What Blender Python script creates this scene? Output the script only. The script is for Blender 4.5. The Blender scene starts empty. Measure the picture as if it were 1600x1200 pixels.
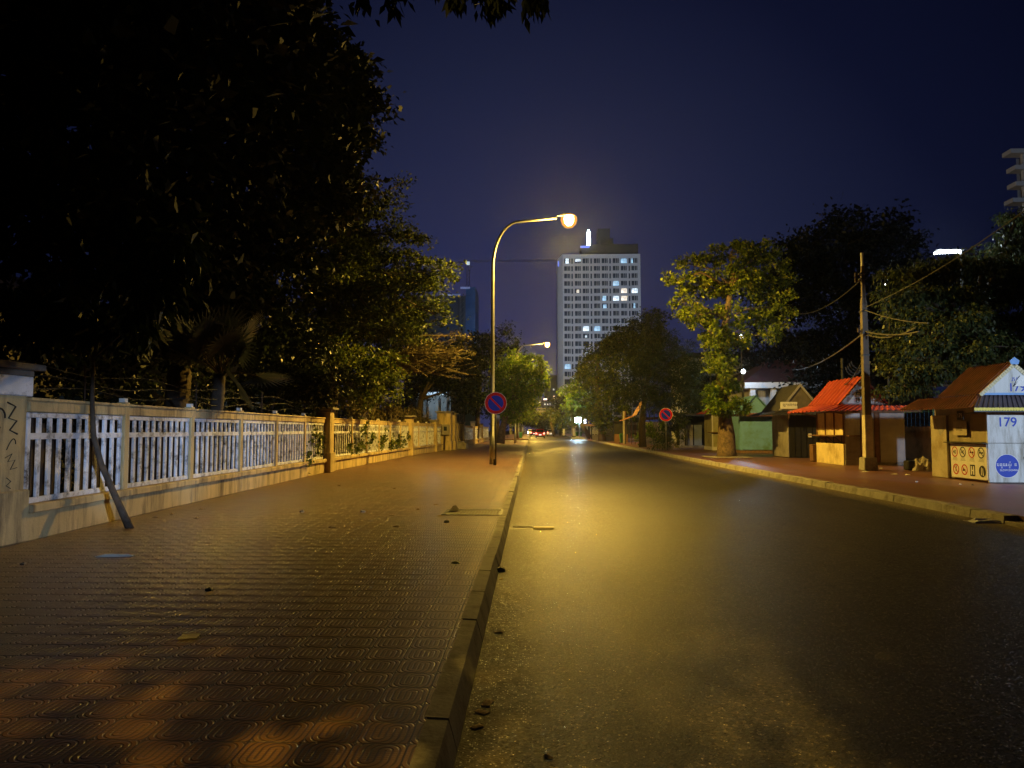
import bpy, math, random
import numpy as np
from mathutils import Vector, Matrix
S = bpy.context.scene
COL = S.collection
rnd = random.Random(7)
R = math.radians

# ------------------------------------------------------------------ camera model
CAM = Vector((0, 0, 1.6)); F = 1156.0
PITCH, YAW = math.atan(72 / F), math.atan(40 / F)
fw = Vector((-math.sin(YAW) * math.cos(PITCH), math.cos(YAW) * math.cos(PITCH), math.sin(PITCH)))
rt = Vector((math.cos(YAW), math.sin(YAW), 0)); up = rt.cross(fw)
def ray(px, py): return fw + rt * ((px - 800) / F) + up * ((600 - py) / F)
def at(px, py, Y):                      # a point seen in the photo, at distance Y down the street
    d = ray(px, py); return CAM + d * (Y / d.y)
def gnd(px, py, z=0.15):
    d = ray(px, py); return CAM + d * ((z - CAM.z) / d.z)
camd = bpy.data.cameras.new("camera"); cam = bpy.data.objects.new("camera", camd); COL.objects.link(cam)
camd.sensor_width = 36; camd.lens = 36 * F / 1600; camd.clip_end = 3000; camd.clip_start = 0.05
cam.location = CAM; cam.rotation_euler = (math.pi / 2 + PITCH, 0, YAW); S.camera = cam

# ------------------------------------------------------------------ materials
def newmat(name):
    m = bpy.data.materials.new(name); m.use_nodes = True
    nt = m.node_tree; return m, nt, nt.nodes, nt.links, nt.nodes["Principled BSDF"]
def N(nodes, typ, **kw):
    n = nodes.new(typ)
    for k, v in kw.items():
        if k == 'op': n.operation = v
        else: n.inputs[k].default_value = v
    return n
def math_(nt, op, a, b=None, clamp=False):
    n = nt.nodes.new("ShaderNodeMath"); n.operation = op; n.use_clamp = clamp
    for i, v in enumerate((a, b)):
        if v is None: continue
        if isinstance(v, (int, float)): n.inputs[i].default_value = v
        else: nt.links.new(v, n.inputs[i])
    return n.outputs[0]
def ramp(nt, fac, stops):
    r = nt.nodes.new("ShaderNodeValToRGB"); e = r.color_ramp.elements
    e[0].position, e[0].color = stops[0][0], stops[0][1]
    e[1].position, e[1].color = stops[-1][0], stops[-1][1]
    for p, c in stops[1:-1]:
        x = e.new(p); x.color = c
    nt.links.new(fac, r.inputs[0]); return r.outputs[0]
def c4(c): return (c[0], c[1], c[2], 1)
MC = {}
def mat(name, col, rough=0.7, var=0.25, scale=3.0, bump=0.0, bscale=40.0, metal=0.0, dirt=None, dscale=1.2, streak=False, spec=0.5):
    if name in MC: return MC[name]
    m, nt, nd, lk, b = newmat(name)
    tc = nd.new("ShaderNodeTexCoord"); vec = tc.outputs["Object"]
    if streak:
        mp = nd.new("ShaderNodeMapping"); mp.inputs["Scale"].default_value = (1, 1, 0.18); lk.new(vec, mp.inputs[0]); vec = mp.outputs[0]
    n1 = N(nd, "ShaderNodeTexNoise", Scale=scale, Detail=6, Roughness=0.65); lk.new(vec, n1.inputs["Vector"])
    lo = [max(0, x * (1 - var)) for x in col]; hi = [min(1, x * (1 + var)) for x in col]
    cc = ramp(nt, n1.outputs[0], [(0.3, c4(lo)), (0.7, c4(hi))])
    if dirt:
        n2 = N(nd, "ShaderNodeTexNoise", Scale=dscale, Detail=8, Roughness=0.7); lk.new(vec, n2.inputs["Vector"])
        f = ramp(nt, n2.outputs[0], [(0.48, (0, 0, 0, 1)), (0.66, (1, 1, 1, 1))])
        mx = nd.new("ShaderNodeMixRGB"); lk.new(f, mx.inputs[0]); lk.new(cc, mx.inputs[1]); mx.inputs[2].default_value = c4(dirt); cc = mx.outputs[0]
    lk.new(cc, b.inputs["Base Color"]); b.inputs["Roughness"].default_value = rough; b.inputs["Metallic"].default_value = metal
    b.inputs["Specular IOR Level"].default_value = spec
    if bump > 0:
        n3 = N(nd, "ShaderNodeTexNoise", Scale=bscale, Detail=6); lk.new(tc.outputs["Object"], n3.inputs["Vector"])
        bp = N(nd, "ShaderNodeBump", Strength=bump, Distance=0.02); lk.new(n3.outputs[0], bp.inputs["Height"]); lk.new(bp.outputs[0], b.inputs["Normal"])
    MC[name] = m; return m
def emit(name, col, strength, var=0.0, scale=2.0):
    if name in MC: return MC[name]
    m, nt, nd, lk, b = newmat(name)
    b.inputs["Base Color"].default_value = (0.6, 0.6, 0.6, 1); b.inputs["Roughness"].default_value = 0.3
    b.inputs["Emission Color"].default_value = c4(col); b.inputs["Emission Strength"].default_value = strength
    if var:
        tc = nd.new("ShaderNodeTexCoord"); n1 = N(nd, "ShaderNodeTexNoise", Scale=scale, Detail=3); lk.new(tc.outputs["Object"], n1.inputs["Vector"])
        s = ramp(nt, n1.outputs[0], [(0.35, (1 - var,) * 3 + (1,)), (0.6, (1, 1, 1, 1))])
        lk.new(math_(nt, 'MULTIPLY', s, strength), b.inputs["Emission Strength"])
    MC[name] = m; return m
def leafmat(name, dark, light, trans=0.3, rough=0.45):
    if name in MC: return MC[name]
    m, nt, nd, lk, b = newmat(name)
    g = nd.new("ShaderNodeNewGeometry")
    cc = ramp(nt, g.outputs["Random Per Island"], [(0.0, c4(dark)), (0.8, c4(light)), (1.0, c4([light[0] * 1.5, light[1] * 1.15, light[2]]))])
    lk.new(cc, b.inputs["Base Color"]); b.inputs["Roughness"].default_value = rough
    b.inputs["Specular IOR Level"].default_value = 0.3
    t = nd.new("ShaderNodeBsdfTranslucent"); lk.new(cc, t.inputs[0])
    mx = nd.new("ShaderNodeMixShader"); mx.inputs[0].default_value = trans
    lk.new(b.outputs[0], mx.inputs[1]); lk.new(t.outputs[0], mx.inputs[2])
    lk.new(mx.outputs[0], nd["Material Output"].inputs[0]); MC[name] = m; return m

M_CREAM = mat("cream_plaster", (.56, .43, .22), .85, .22, 2.2, .3, 30, dirt=(.17, .125, .075), dscale=3.2, streak=True)
M_WHITE = mat("chipped_white_paint", (.76, .77, .84), .6, .10, 5, .15, 40, dirt=(.09, .085, .085), dscale=4.5)
M_BROWN = mat("brown_slat", (.055, .033, .022), .8, .3, 6, .2, 30)
M_GALV = mat("galvanised_steel", (.25, .25, .25), .38, .15, 8, .1, 60, metal=.75)
M_DARKST = mat("dark_steel", (.03, .03, .032), .5, .2, 8)
M_BLACK = mat("black_sheet", (.012, .012, .014), .6, .4, 4, .3, 12)
M_CONC = mat("concrete", (.30, .27, .23), .85, .2, 3, .35, 45, dirt=(.14, .12, .10))
M_KERB = mat("kerb_concrete", (.33, .31, .28), .8, .22, 2.5, .4, 35, dirt=(.15, .13, .11), dscale=2.0)
M_RED = mat("sign_red", (.55, .008, .012), .5, .1, 6, spec=.1)
M_BLUE = mat("sign_blue", (.012, .035, .55), .5, .1, 6, spec=.1)
M_SIGNW = mat("sign_white", (.75, .74, .72), .5, .08, 6)
M_INK = mat("black_ink", (.012, .012, .014), .6, .1)
M_INKB = mat("blue_ink", (.015, .05, .42), .6, .1)
M_INKR = mat("red_ink", (.45, .02, .02), .6, .1)
M_BARK = mat("bark", (.16, .11, .07), .9, .4, 7, .9, 18, dirt=(.06, .045, .03), dscale=5)
M_BARKD = mat("dark_bark", (.07, .05, .035), .9, .4, 7, .8, 18)
M_TWIG = mat("dry_twig", (.12, .09, .05), .9, .3, 6, .4, 30)
M_GLASSD = mat("dark_window_glass", (.035, .045, .06), .12, .5, .5)
M_ROOFD = mat("dark_roof_sheet", (.035, .033, .035), .6, .3, 3, .2, 20)
M_LAMPH = mat("lamp_housing", (.30, .30, .30), .5, .1)
M_WIRE = mat("cable_rubber", (.02, .02, .02), .6, .2)
M_WIREL = mat("cable_grey", (.055, .05, .04), .6, .2)
M_BIN = mat("green_plastic", (.02, .13, .045), .45, .2, 4)
L_MANGO = leafmat("shaded_mango_leaf", (.005, .010, .004), (.012, .020, .005), .12, .7)  # leaf colour darkened to hold the canopy's shade
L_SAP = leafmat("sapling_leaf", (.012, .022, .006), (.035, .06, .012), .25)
L_DARK = leafmat("shaded_leaf", (.005, .010, .004), (.013, .021, .006), .12)  # near-black leaf colour carries the shade inside dense crowns
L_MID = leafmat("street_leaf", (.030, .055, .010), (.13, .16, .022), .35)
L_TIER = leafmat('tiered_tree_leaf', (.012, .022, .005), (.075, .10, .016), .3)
L_BIG = leafmat('lit_crown_leaf', (.04, .07, .010), (.26, .33, .035), .4)  # brighter copy of the street leaf, lamp light put into its colour
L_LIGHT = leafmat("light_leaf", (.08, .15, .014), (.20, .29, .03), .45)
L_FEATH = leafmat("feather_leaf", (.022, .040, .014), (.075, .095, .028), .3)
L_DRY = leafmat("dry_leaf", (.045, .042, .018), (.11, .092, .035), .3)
L_PALM = leafmat("palm_leaf", (.07, .09, .09), (.13, .15, .15), .15)
E_SOD = emit("sodium_lens", (1.0, .53, .11), 90)
E_COOL = emit("cool_tube", (.78, .9, 1.0), 30)
E_WIN = emit("lit_window_white", (.72, .88, 1.0), 2.2, .75, .7)
E_WINB = emit("lit_window_blue", (.35, .68, 1.0), 1.3, .7, .7)
E_WINW = emit("lit_window_warm", (1.0, .84, .62), 1.7, .6, .7)
E_NEON = emit("neon_white", (.75, .95, 1.0), 9)
E_BLUE = emit("neon_blue", (.04, .12, 1.0), 1.1)
E_TAIL = emit("tail_light", (1.0, .16, .12), 6)
E_HEAD = emit("head_light", (1, .96, .9), 26)
E_PLATE = emit("plate_glow", (1, .95, .95), 1.2)  # the plate itself glows in place of a plate lamp

# ------------------------------------------------------------------ geometry helpers
def frame(o, x, y):
    x = Vector(x).normalized(); y = Vector(y).normalized(); z = x.cross(y)
    m = Matrix.Identity(4)
    for i in range(3): m[i][0], m[i][1], m[i][2], m[i][3] = x[i], y[i], z[i], o[i]
    return m
def wloc(o):
    v = Vector((0, 0, 0))
    while o is not None: v += o.location; o = o.parent
    return v
class MB:
    def __init__(s, M=None): s.v = []; s.f = []; s.M = M or Matrix.Identity(4)
    def add(s, vs, fs):
        b = len(s.v); s.v += [tuple(s.M @ Vector(p)) for p in vs]; s.f += [tuple(b + i for i in q) for q in fs]; return s
    def box(s, x0, y0, z0, x1, y1, z1):
        return s.add([(x0, y0, z0), (x1, y0, z0), (x1, y1, z0), (x0, y1, z0), (x0, y0, z1), (x1, y0, z1), (x1, y1, z1), (x0, y1, z1)],
                     [(0, 3, 2, 1), (4, 5, 6, 7), (0, 1, 5, 4), (1, 2, 6, 5), (2, 3, 7, 6), (3, 0, 4, 7)])
    def frust(s, cx, cy, z0, z1, a0, b0, a1, b1):
        return s.add([(cx - a0, cy - b0, z0), (cx + a0, cy - b0, z0), (cx + a0, cy + b0, z0), (cx - a0, cy + b0, z0),
                      (cx - a1, cy - b1, z1), (cx + a1, cy - b1, z1), (cx + a1, cy + b1, z1), (cx - a1, cy + b1, z1)],
                     [(0, 3, 2, 1), (4, 5, 6, 7), (0, 1, 5, 4), (1, 2, 6, 5), (2, 3, 7, 6), (3, 0, 4, 7)])
    def beam(s, a, b, w, h):            # box along a line on the ground plan, top and bottom level
        a = Vector(a); b = Vector(b); d = (b - a); n = Vector((-d.y, d.x, 0)).normalized() * (w / 2); u = Vector((0, 0, h))
        return s.add([a - n, b - n, b + n, a + n, a - n + u, b - n + u, b + n + u, a + n + u],
                     [(0, 3, 2, 1), (4, 5, 6, 7), (0, 1, 5, 4), (1, 2, 6, 5), (2, 3, 7, 6), (3, 0, 4, 7)])
    def poly(s, pts, z0, z1):           # prism of a 2D outline
        n = len(pts)
        return s.add([(x, y, z0) for x, y in pts] + [(x, y, z1) for x, y in pts],
                     [tuple(range(n - 1, -1, -1)), tuple(range(n, 2 * n))] + [(i, (i + 1) % n, n + (i + 1) % n, n + i) for i in range(n)])
    def disc(s, cx, cy, r, z0, z1, n=28, r2=None):
        k = [(math.cos(i * 2 * math.pi / n), math.sin(i * 2 * math.pi / n)) for i in range(n)]
        if r2 is None: return s.poly([(cx + r * a, cy + r * b) for a, b in k], z0, z1)
        vs = [(cx + q * a, cy + q * b, z) for q, z in ((r, z0), (r, z1), (r2, z1), (r2, z0)) for a, b in k]
        fs = [(j * n + i, j * n + (i + 1) % n, ((j + 1) % 4) * n + (i + 1) % n, ((j + 1) % 4) * n + i) for j in range(4) for i in range(n)]
        return s.add(vs, fs)
    def tube(s, pts, rs, n=8, cap=True):
        pts = [Vector(p) for p in pts]
        if not hasattr(rs, '__len__'): rs = [rs] * len(pts)
        vs = []; fs = []; ref = None
        for i, p in enumerate(pts):
            t = (pts[min(i + 1, len(pts) - 1)] - pts[max(i - 1, 0)]).normalized()
            if ref is None: ref = Vector((1, 0, 0)) if abs(t.x) < .8 else Vector((0, 1, 0))
            a = (ref - t * ref.dot(t)).normalized(); ref = a; b = t.cross(a)
            for k in range(n):
                g = 2 * math.pi * k / n; vs.append(p + (a * math.cos(g) + b * math.sin(g)) * rs[i])
        for i in range(len(pts) - 1):
            for k in range(n): fs.append((i * n + k, i * n + (k + 1) % n, (i + 1) * n + (k + 1) % n, (i + 1) * n + k))
        if cap: fs.append(tuple(range(n - 1, -1, -1))); fs.append(tuple((len(pts) - 1) * n + k for k in range(n)))
        return s.add(vs, fs)
    def corr(s, e0, e1, r1, r0, n=14, amp=.025, th=.012):  # ribbed roofing sheet, eave e0-e1 up to ridge r0-r1
        e0, e1, r1, r0 = map(Vector, (e0, e1, r1, r0)); nn = (e1 - e0).cross(r0 - e0).normalized()
        if nn.z < 0: nn = -nn
        prof = []
        for i in range(n):
            prof += [(i / n, 0), ((i + .55) / n, 0), ((i + .65) / n, amp), ((i + .9) / n, amp)]
        prof.append((1, 0)); vs = []; m = len(prof)
        for off in (0, -th):
            for t, h in prof:
                vs.append(e0.lerp(e1, t) + nn * (h + off)); vs.append(r0.lerp(r1, t) + nn * (h + off))
        fs = []
        for i in range(m - 1):
            a = 2 * i; fs.append((a, a + 2, a + 3, a + 1)); b = 2 * m + a; fs.append((b, b + 1, b + 3, b + 2))
            fs.append((a, b, b + 2, a + 2)); fs.append((a + 1, a + 3, b + 3, b + 1))
        return s.add(vs, fs)
    def build(s, name, m, parent=None, smooth=False, bevel=0, kind=None, label=None):
        off = wloc(parent) if parent is not None else Vector((0, 0, 0))
        me = bpy.data.meshes.new(name)
        me.from_pydata([(p[0] - off.x, p[1] - off.y, p[2] - off.z) for p in s.v], [], s.f); me.materials.append(m)
        if smooth: me.polygons.foreach_set("use_smooth", [True] * len(me.polygons))
        me.update(); o = bpy.data.objects.new(name, me); COL.objects.link(o)
        if parent is not None: o.parent = parent
        if bevel:
            b = o.modifiers.new("bevel", 'BEVEL'); b.width = bevel; b.segments = 1; b.limit_method = 'ANGLE'
        if kind: o["kind"] = kind
        if label: o["label"] = label
        return o
def thing(name, label, cat, loc, group=None):
    o = bpy.data.objects.new(name, None); COL.objects.link(o); o.location = loc; o.empty_display_size = .2
    o["label"] = label; o["category"] = cat
    if group: o["group"] = group
    return o
def tag(o, label, cat, group=None):
    o["label"] = label; o["category"] = cat
    if group: o["group"] = group
    me = o.data                          # origin to the base of the thing
    if o.parent is None and me and o.location.length == 0 and len(me.vertices):
        co = np.empty(len(me.vertices) * 3, 'f'); me.vertices.foreach_get("co", co); co = co.reshape(-1, 3)
        c = (co.min(0) + co.max(0)) / 2; c[2] = co[:, 2].min(); co -= c; me.vertices.foreach_set("co", co.ravel()); me.update(); o.location = c.tolist()
    return o
def dup(root, loc, label, rotz=None):
    r = root.copy(); COL.objects.link(r); r.location = loc; r["label"] = label
    if rotz is not None: r.rotation_euler.z = rotz
    for ch in root.children:
        if ch.type == 'LIGHT':
            c = ch.copy(); COL.objects.link(c); c.parent = r; continue
        c = ch.copy(); COL.objects.link(c); c.parent = r
        for g in ch.children:
            d = g.copy(); COL.objects.link(d); d.parent = c
    return r
def text(name, pieces, M, size, m, parent, th=.004):
    """writing as flat raised letters; pieces = [(string, x, y, scale)] in units of size"""
    mb = MB(M)
    for body, x, y, sc in pieces:
        c = bpy.data.curves.new("writing", 'FONT'); c.body = body; c.size = 1; c.offset = .012 if sc >= 1 and body.isdigit() else .004
        o = bpy.data.objects.new("writing", c); COL.objects.link(o)
        me = bpy.data.meshes.new_from_object(o.evaluated_get(bpy.context.evaluated_depsgraph_get()))
        bpy.data.objects.remove(o)
        nv = len(me.vertices); par = list(range(nv))
        def fd(a):
            while par[a] != a: par[a] = par[par[a]]; a = par[a]
            return a
        for p in me.polygons:
            for q in p.vertices: par[fd(q)] = fd(p.vertices[0])
        bb = {}
        for v in me.vertices:
            q = bb.setdefault(fd(v.index), [9, -9, 9, -9]); q[0] = min(q[0], v.co.x); q[1] = max(q[1], v.co.x); q[2] = min(q[2], v.co.y); q[3] = max(q[3], v.co.y)
        ok = lambda i: max(bb[fd(i)][1] - bb[fd(i)][0], bb[fd(i)][3] - bb[fd(i)][2]) > .1
        mb.add([((v.co.x * sc + x) * size, (v.co.y * sc + y) * size, th) for v in me.vertices],
               [tuple(p.vertices) for p in me.polygons if ok(p.vertices[0])])
    used = sorted({i for f in mb.f for i in f}); rm = {j: i for i, j in enumerate(used)}
    mb.v = [mb.v[i] for i in used]; mb.f = [tuple(rm[i] for i in f) for f in mb.f]
    return mb.build(name, m, parent)
def light(name, typ, loc, col, power, size=.12, parent=None, **kw):
    l = bpy.data.lights.new(name, typ); l.color = col; l.energy = power
    if typ in ('POINT', 'SPOT'): l.shadow_soft_size = size
    for k, v in kw.items(): setattr(l, k, v)
    o = bpy.data.objects.new(name, l); COL.objects.link(o)
    if parent is not None: o.parent = parent; loc = Vector(loc) - wloc(parent)
    o.location = loc; return o

# ------------------------------------------------------------------ leaves and trees
RG = np.random.default_rng(11)
def leaf_mesh(name, P, A, Nn, L, W, m, parent=None, fold=.12):
    """P points, A axis, Nn normals (n,3), L lengths, W half-widths"""
    n = len(P); Sd = np.cross(A, Nn); Sd /= np.linalg.norm(Sd, axis=1, keepdims=True) + 1e-9
    L = L[:, None]; W = W[:, None]; mid = P + A * L * .45 + Nn * L * fold
    V = np.empty((n, 4, 3), 'f'); V[:, 0] = P; V[:, 1] = mid + Sd * W; V[:, 2] = P + A * L; V[:, 3] = mid - Sd * W
    off = np.array(wloc(parent) if parent is not None else (0, 0, 0), 'f'); V = (V - off).reshape(-1, 3)
    me = bpy.data.meshes.new(name); me.vertices.add(4 * n); me.loops.add(4 * n); me.polygons.add(n)
    me.vertices.foreach_set("co", V.ravel()); me.loops.foreach_set("vertex_index", np.arange(4 * n, dtype='i'))
    me.polygons.foreach_set("loop_start", np.arange(0, 4 * n, 4, dtype='i')); me.update(calc_edges=True); me.validate()
    me.materials.append(m); o = bpy.data.objects.new(name, me); COL.objects.link(o)
    if parent is not None: o.parent = parent
    return o
def unit(a): return a / (np.linalg.norm(a, axis=1, keepdims=True) + 1e-9)
def blobpoints(blobs, n, clump, cl_n, flat=.7, shell=.45):
    """clumped points through ellipsoids; returns points, outward directions and clump centres per blob"""
    w = np.array([max(b[3] * b[4] + b[3] * b[5] + b[4] * b[5], .01) for b in blobs]); w = w / w.sum()
    PP = []; OO = []; CC = []
    for b, f in zip(blobs, w):
        k = max(3, int(cl_n * f)); c = np.array(b[:3]); r = np.array(b[3:6])
        d = unit(RG.normal(size=(k, 3))); q = (shell + (1.08 - shell) * RG.random((k, 1)) ** .7)
        cen = c + d * r * q; CC.append(cen); nn = max(6, int(n * f))
        which = RG.integers(0, k, nn); sz = clump * (.5 + 1.0 * RG.random(k))
        off = RG.normal(size=(nn, 3)) * np.array([1, 1, flat]) * sz[which][:, None] * .6
        PP.append(cen[which] + off); OO.append(unit(d[which] * .8 + unit(off + 1e-6)))
    return np.concatenate(PP), np.concatenate(OO), CC
def tree(name, label, cat, base, trunk, blobs, n, leaf, lm, bark=M_BARKD, clump=None, cl_n=60, group=None, style='broad', wr=.32, flat=.7, shell=.45, limbs=True, twigs=4, extra=None, droop=None):
    t = thing(name, label, cat, base, group)
    b = MB(); b.tube([p[:3] for p in trunk], [p[3] for p in trunk], 12)
    cl = clump or leaf * 2.2
    P, O, CC = blobpoints(blobs, n, cl, cl_n, flat, shell)
    nn = len(P); dr = {'broad': -.25, 'droop': -1.1, 'feather': -.45, 'up': .3}[style] if droop is None else droop
    A = unit(O * .7 + RG.normal(size=(nn, 3)) * .6 + np.array([0, 0, dr])); Nn = unit(RG.normal(size=(nn, 3)) * .7 + np.array([0, 0, .9]))
    Nn = unit(Nn - A * (Nn * A).sum(1, keepdims=True)); L = leaf * (.6 + .8 * RG.random(nn)); W = L * wr * (.7 + .6 * RG.random(nn))
    leaf_mesh("crown", P, A, Nn, L, W, lm, t)
    if limbs:
        tp = [Vector(p[:3]) for p in trunk]; r0 = trunk[-1][3]
        for bl, cc in zip(blobs, CC):
            c = Vector(bl[:3]); s0 = min(tp[len(tp) // 2:], key=lambda p: (p - c).length + max(0, p.z - c.z) * 2)
            md = s0.lerp(c, .5) + Vector((0, 0, .12 * (c - s0).length)) + Vector([rnd.uniform(-.1, .1) * (c - s0).length for _ in range(3)])
            b.tube([s0, s0.lerp(md, .5), md, c], [r0 * .7, r0 * .5, r0 * .4, r0 * .22], 6)
            for k in range(min(twigs, len(cc))):
                e = Vector(cc[k]); b.tube([c, c.lerp(e, .5) + Vector((0, 0, .05)), e], [r0 * .2, r0 * .13, r0 * .05], 4)
    if extra: extra(b)
    b.build("trunk", bark, t, smooth=True); return t
def B(px, py, Y, rx, rz, ry=None):
    c = at(px, py, Y); k = Y / F; return (c.x, c.y, c.z, rx * k, (ry if ry is not None else max(rx, rz) * .9) * k, rz * k)
def trunkpx(pts, Y, k=None):            # [(px, py, radius m)]
    o = []
    for px, py, r in pts: p = at(px, py, Y); o.append((p.x, p.y, p.z, r))
    return o

# ------------------------------------------------------------------ world: night sky with the glow of the city low over the street
w = bpy.data.worlds.new("World"); S.world = w; w.use_nodes = True
nt = w.node_tree; bg = nt.nodes["Background"]
tc = nt.nodes.new("ShaderNodeTexCoord")
dt = nt.nodes.new("ShaderNodeVectorMath"); dt.operation = 'DOT_PRODUCT'; gd = Vector((-.04, 1, .02)).normalized()
nt.links.new(tc.outputs["Generated"], dt.inputs[0]); dt.inputs[1].default_value = gd
ang = math_(nt, 'DIVIDE', math_(nt, 'ARCCOSINE', dt.outputs["Value"]), math.pi)
sky = ramp(nt, ang, [(0.0, (.030, .034, .105, 1)), (0.045, (.023, .028, .095, 1)), (0.09, (.0185, .0225, .066, 1)), (0.14, (.0105, .0138, .041, 1)), (0.19, (.0036, .0052, .0205, 1)), (0.26, (.0012, .0019, .009, 1)), (0.5, (.0006, .0009, .004, 1))])
nt.links.new(sky, bg.inputs[0]); bg.inputs[1].default_value = 1.0

# ------------------------------------------------------------------ ground, road, pavements
def KL(y): return -.37 - .0085 * y        # left kerb line, at road level
KR = 7.92
def sheet(name, pts, z, m):
    b = MB(); b.add([(x, y, z) for x, y in pts], [tuple(range(len(pts)))]); return b.build(name, m, kind="structure")
def road_mat():
    m, nt, nd, lk, b = newmat("asphalt"); g = nd.new("ShaderNodeNewGeometry"); P = g.outputs["Position"]
    n1 = N(nd, "ShaderNodeTexNoise", Scale=.35, Detail=6, Roughness=.7); lk.new(P, n1.inputs[0])
    mp = nd.new("ShaderNodeMapping"); mp.inputs["Scale"].default_value = (1.3, .05, 1); lk.new(P, mp.inputs[0])
    n2 = N(nd, "ShaderNodeTexNoise", Scale=1.0, Detail=5, Roughness=.6); lk.new(mp.outputs[0], n2.inputs[0])     # wheel tracks along the road
    n3 = N(nd, "ShaderNodeTexNoise", Scale=60, Detail=4, Roughness=.7); lk.new(P, n3.inputs[0])
    base = ramp(nt, n1.outputs[0], [(.3, (.022, .019, .014, 1)), (.7, (.044, .038, .028, 1))])
    mu = nd.new("ShaderNodeMixRGB"); mu.blend_type = 'MULTIPLY'; mu.inputs[0].default_value = .6; lk.new(base, mu.inputs[1])
    lk.new(ramp(nt, n2.outputs[0], [(.35, (.5, .5, .5, 1)), (.65, (1.25, 1.25, 1.25, 1))]), mu.inputs[2])
    mu2 = nd.new("ShaderNodeMixRGB"); mu2.blend_type = 'MULTIPLY'; mu2.inputs[0].default_value = .8; lk.new(mu.outputs[0], mu2.inputs[1])
    lk.new(ramp(nt, n3.outputs[0], [(.35, (.4, .4, .4, 1)), (.7, (1.5, 1.5, 1.5, 1))]), mu2.inputs[2])
    sx = nd.new("ShaderNodeSeparateXYZ"); lk.new(P, sx.inputs[0])
    # light stones of the aggregate, their pale colour painting in the sparkle
    vo = N(nd, "ShaderNodeTexVoronoi", Scale=75); lk.new(P, vo.inputs["Vector"])
    sp_ = nd.new("ShaderNodeSeparateColor"); lk.new(vo.outputs["Color"], sp_.inputs[0])
    stone = math_(nt, 'MULTIPLY', math_(nt, 'GREATER_THAN', sp_.outputs[0], .80), math_(nt, 'LESS_THAN', vo.outputs["Distance"], .42))
    mx0 = nd.new("ShaderNodeMixRGB"); lk.new(math_(nt, 'MULTIPLY', stone, sp_.outputs[1]), mx0.inputs[0]); lk.new(mu2.outputs[0], mx0.inputs[1]); mx0.inputs[2].default_value = (.30, .26, .19, 1)
    vg = N(nd, "ShaderNodeTexVoronoi", Scale=46); lk.new(P, vg.inputs["Vector"]); sg = nd.new("ShaderNodeSeparateColor"); lk.new(vg.outputs["Color"], sg.inputs[0])
    mg = nd.new("ShaderNodeMixRGB"); mg.blend_type = 'MULTIPLY'; mg.inputs[0].default_value = 1.0; lk.new(mx0.outputs[0], mg.inputs[1]); lk.new(ramp(nt, sg.outputs[0], [(0, (.35, .35, .35, 1)), (.6, (.9, .9, .9, 1)), (.85, (1.5, 1.5, 1.5, 1)), (1, (3.2, 3.2, 3.2, 1))]), mg.inputs[2]); mx0 = mg
    # hairline cracks and old patches
    nw = N(nd, "ShaderNodeTexNoise", Scale=.9, Detail=5); lk.new(P, nw.inputs[0]); av_ = nd.new("ShaderNodeVectorMath"); av_.operation = 'MULTIPLY_ADD'; lk.new(nw.outputs["Color"], av_.inputs[0]); av_.inputs[1].default_value = (1.6, 1.6, 0); lk.new(P, av_.inputs[2])
    vc = nd.new("ShaderNodeTexVoronoi"); vc.feature = 'DISTANCE_TO_EDGE'; vc.inputs["Scale"].default_value = .28; lk.new(av_.outputs[0], vc.inputs["Vector"])
    crack = math_(nt, 'MULTIPLY', math_(nt, 'LESS_THAN', vc.outputs["Distance"], .0035), math_(nt, 'GREATER_THAN', n1.outputs[0], .50))
    mx1 = nd.new("ShaderNodeMixRGB"); lk.new(math_(nt, 'MULTIPLY', crack, .75), mx1.inputs[0]); lk.new(mx0.outputs[0], mx1.inputs[1]); mx1.inputs[2].default_value = (.008, .007, .006, 1)
    n5 = N(nd, "ShaderNodeTexNoise", Scale=.8, Detail=3, Roughness=.5); lk.new(P, n5.inputs[0])                  # oil stains
    oil = ramp(nt, n5.outputs[0], [(.64, (0, 0, 0, 1)), (.72, (.6, .6, .6, 1))])
    mx2 = nd.new("ShaderNodeMixRGB"); lk.new(oil, mx2.inputs[0]); lk.new(mx1.outputs[0], mx2.inputs[1]); mx2.inputs[2].default_value = (.012, .011, .010, 1)
    dr = math_(nt, 'SUBTRACT', 1.0, math_(nt, 'DIVIDE', math_(nt, 'SUBTRACT', KR, sx.outputs[0]), .75), True)      # dust along both kerbs
    kl = math_(nt, 'ADD', sx.outputs[0], math_(nt, 'ADD', math_(nt, 'MULTIPLY', sx.outputs[1], .0085), .37))
    dl = math_(nt, 'SUBTRACT', 1.0, math_(nt, 'DIVIDE', kl, .5), True)
    n4 = N(nd, "ShaderNodeTexNoise", Scale=2.2, Detail=8, Roughness=.75); lk.new(P, n4.inputs[0])
    du = math_(nt, 'MULTIPLY', math_(nt, 'MAXIMUM', dr, math_(nt, 'MULTIPLY', dl, .6)), ramp(nt, n4.outputs[0], [(.3, (.2, .2, .2, 1)), (.6, (1, 1, 1, 1))]), True)
    mx = nd.new("ShaderNodeMixRGB"); lk.new(du, mx.inputs[0]); lk.new(mx2.outputs[0], mx.inputs[1]); mx.inputs[2].default_value = (.19, .15, .09, 1)
    lk.new(mx.outputs[0], b.inputs["Base Color"])
    rg = math_(nt, 'ADD', math_(nt, 'MULTIPLY', n1.outputs[0], .20), .38); rg = math_(nt, 'SUBTRACT', rg, math_(nt, 'MULTIPLY', stone, .25)); rg = math_(nt, 'ADD', rg, math_(nt, 'MULTIPLY', du, .35), True); lk.new(rg, b.inputs["Roughness"])
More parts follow.
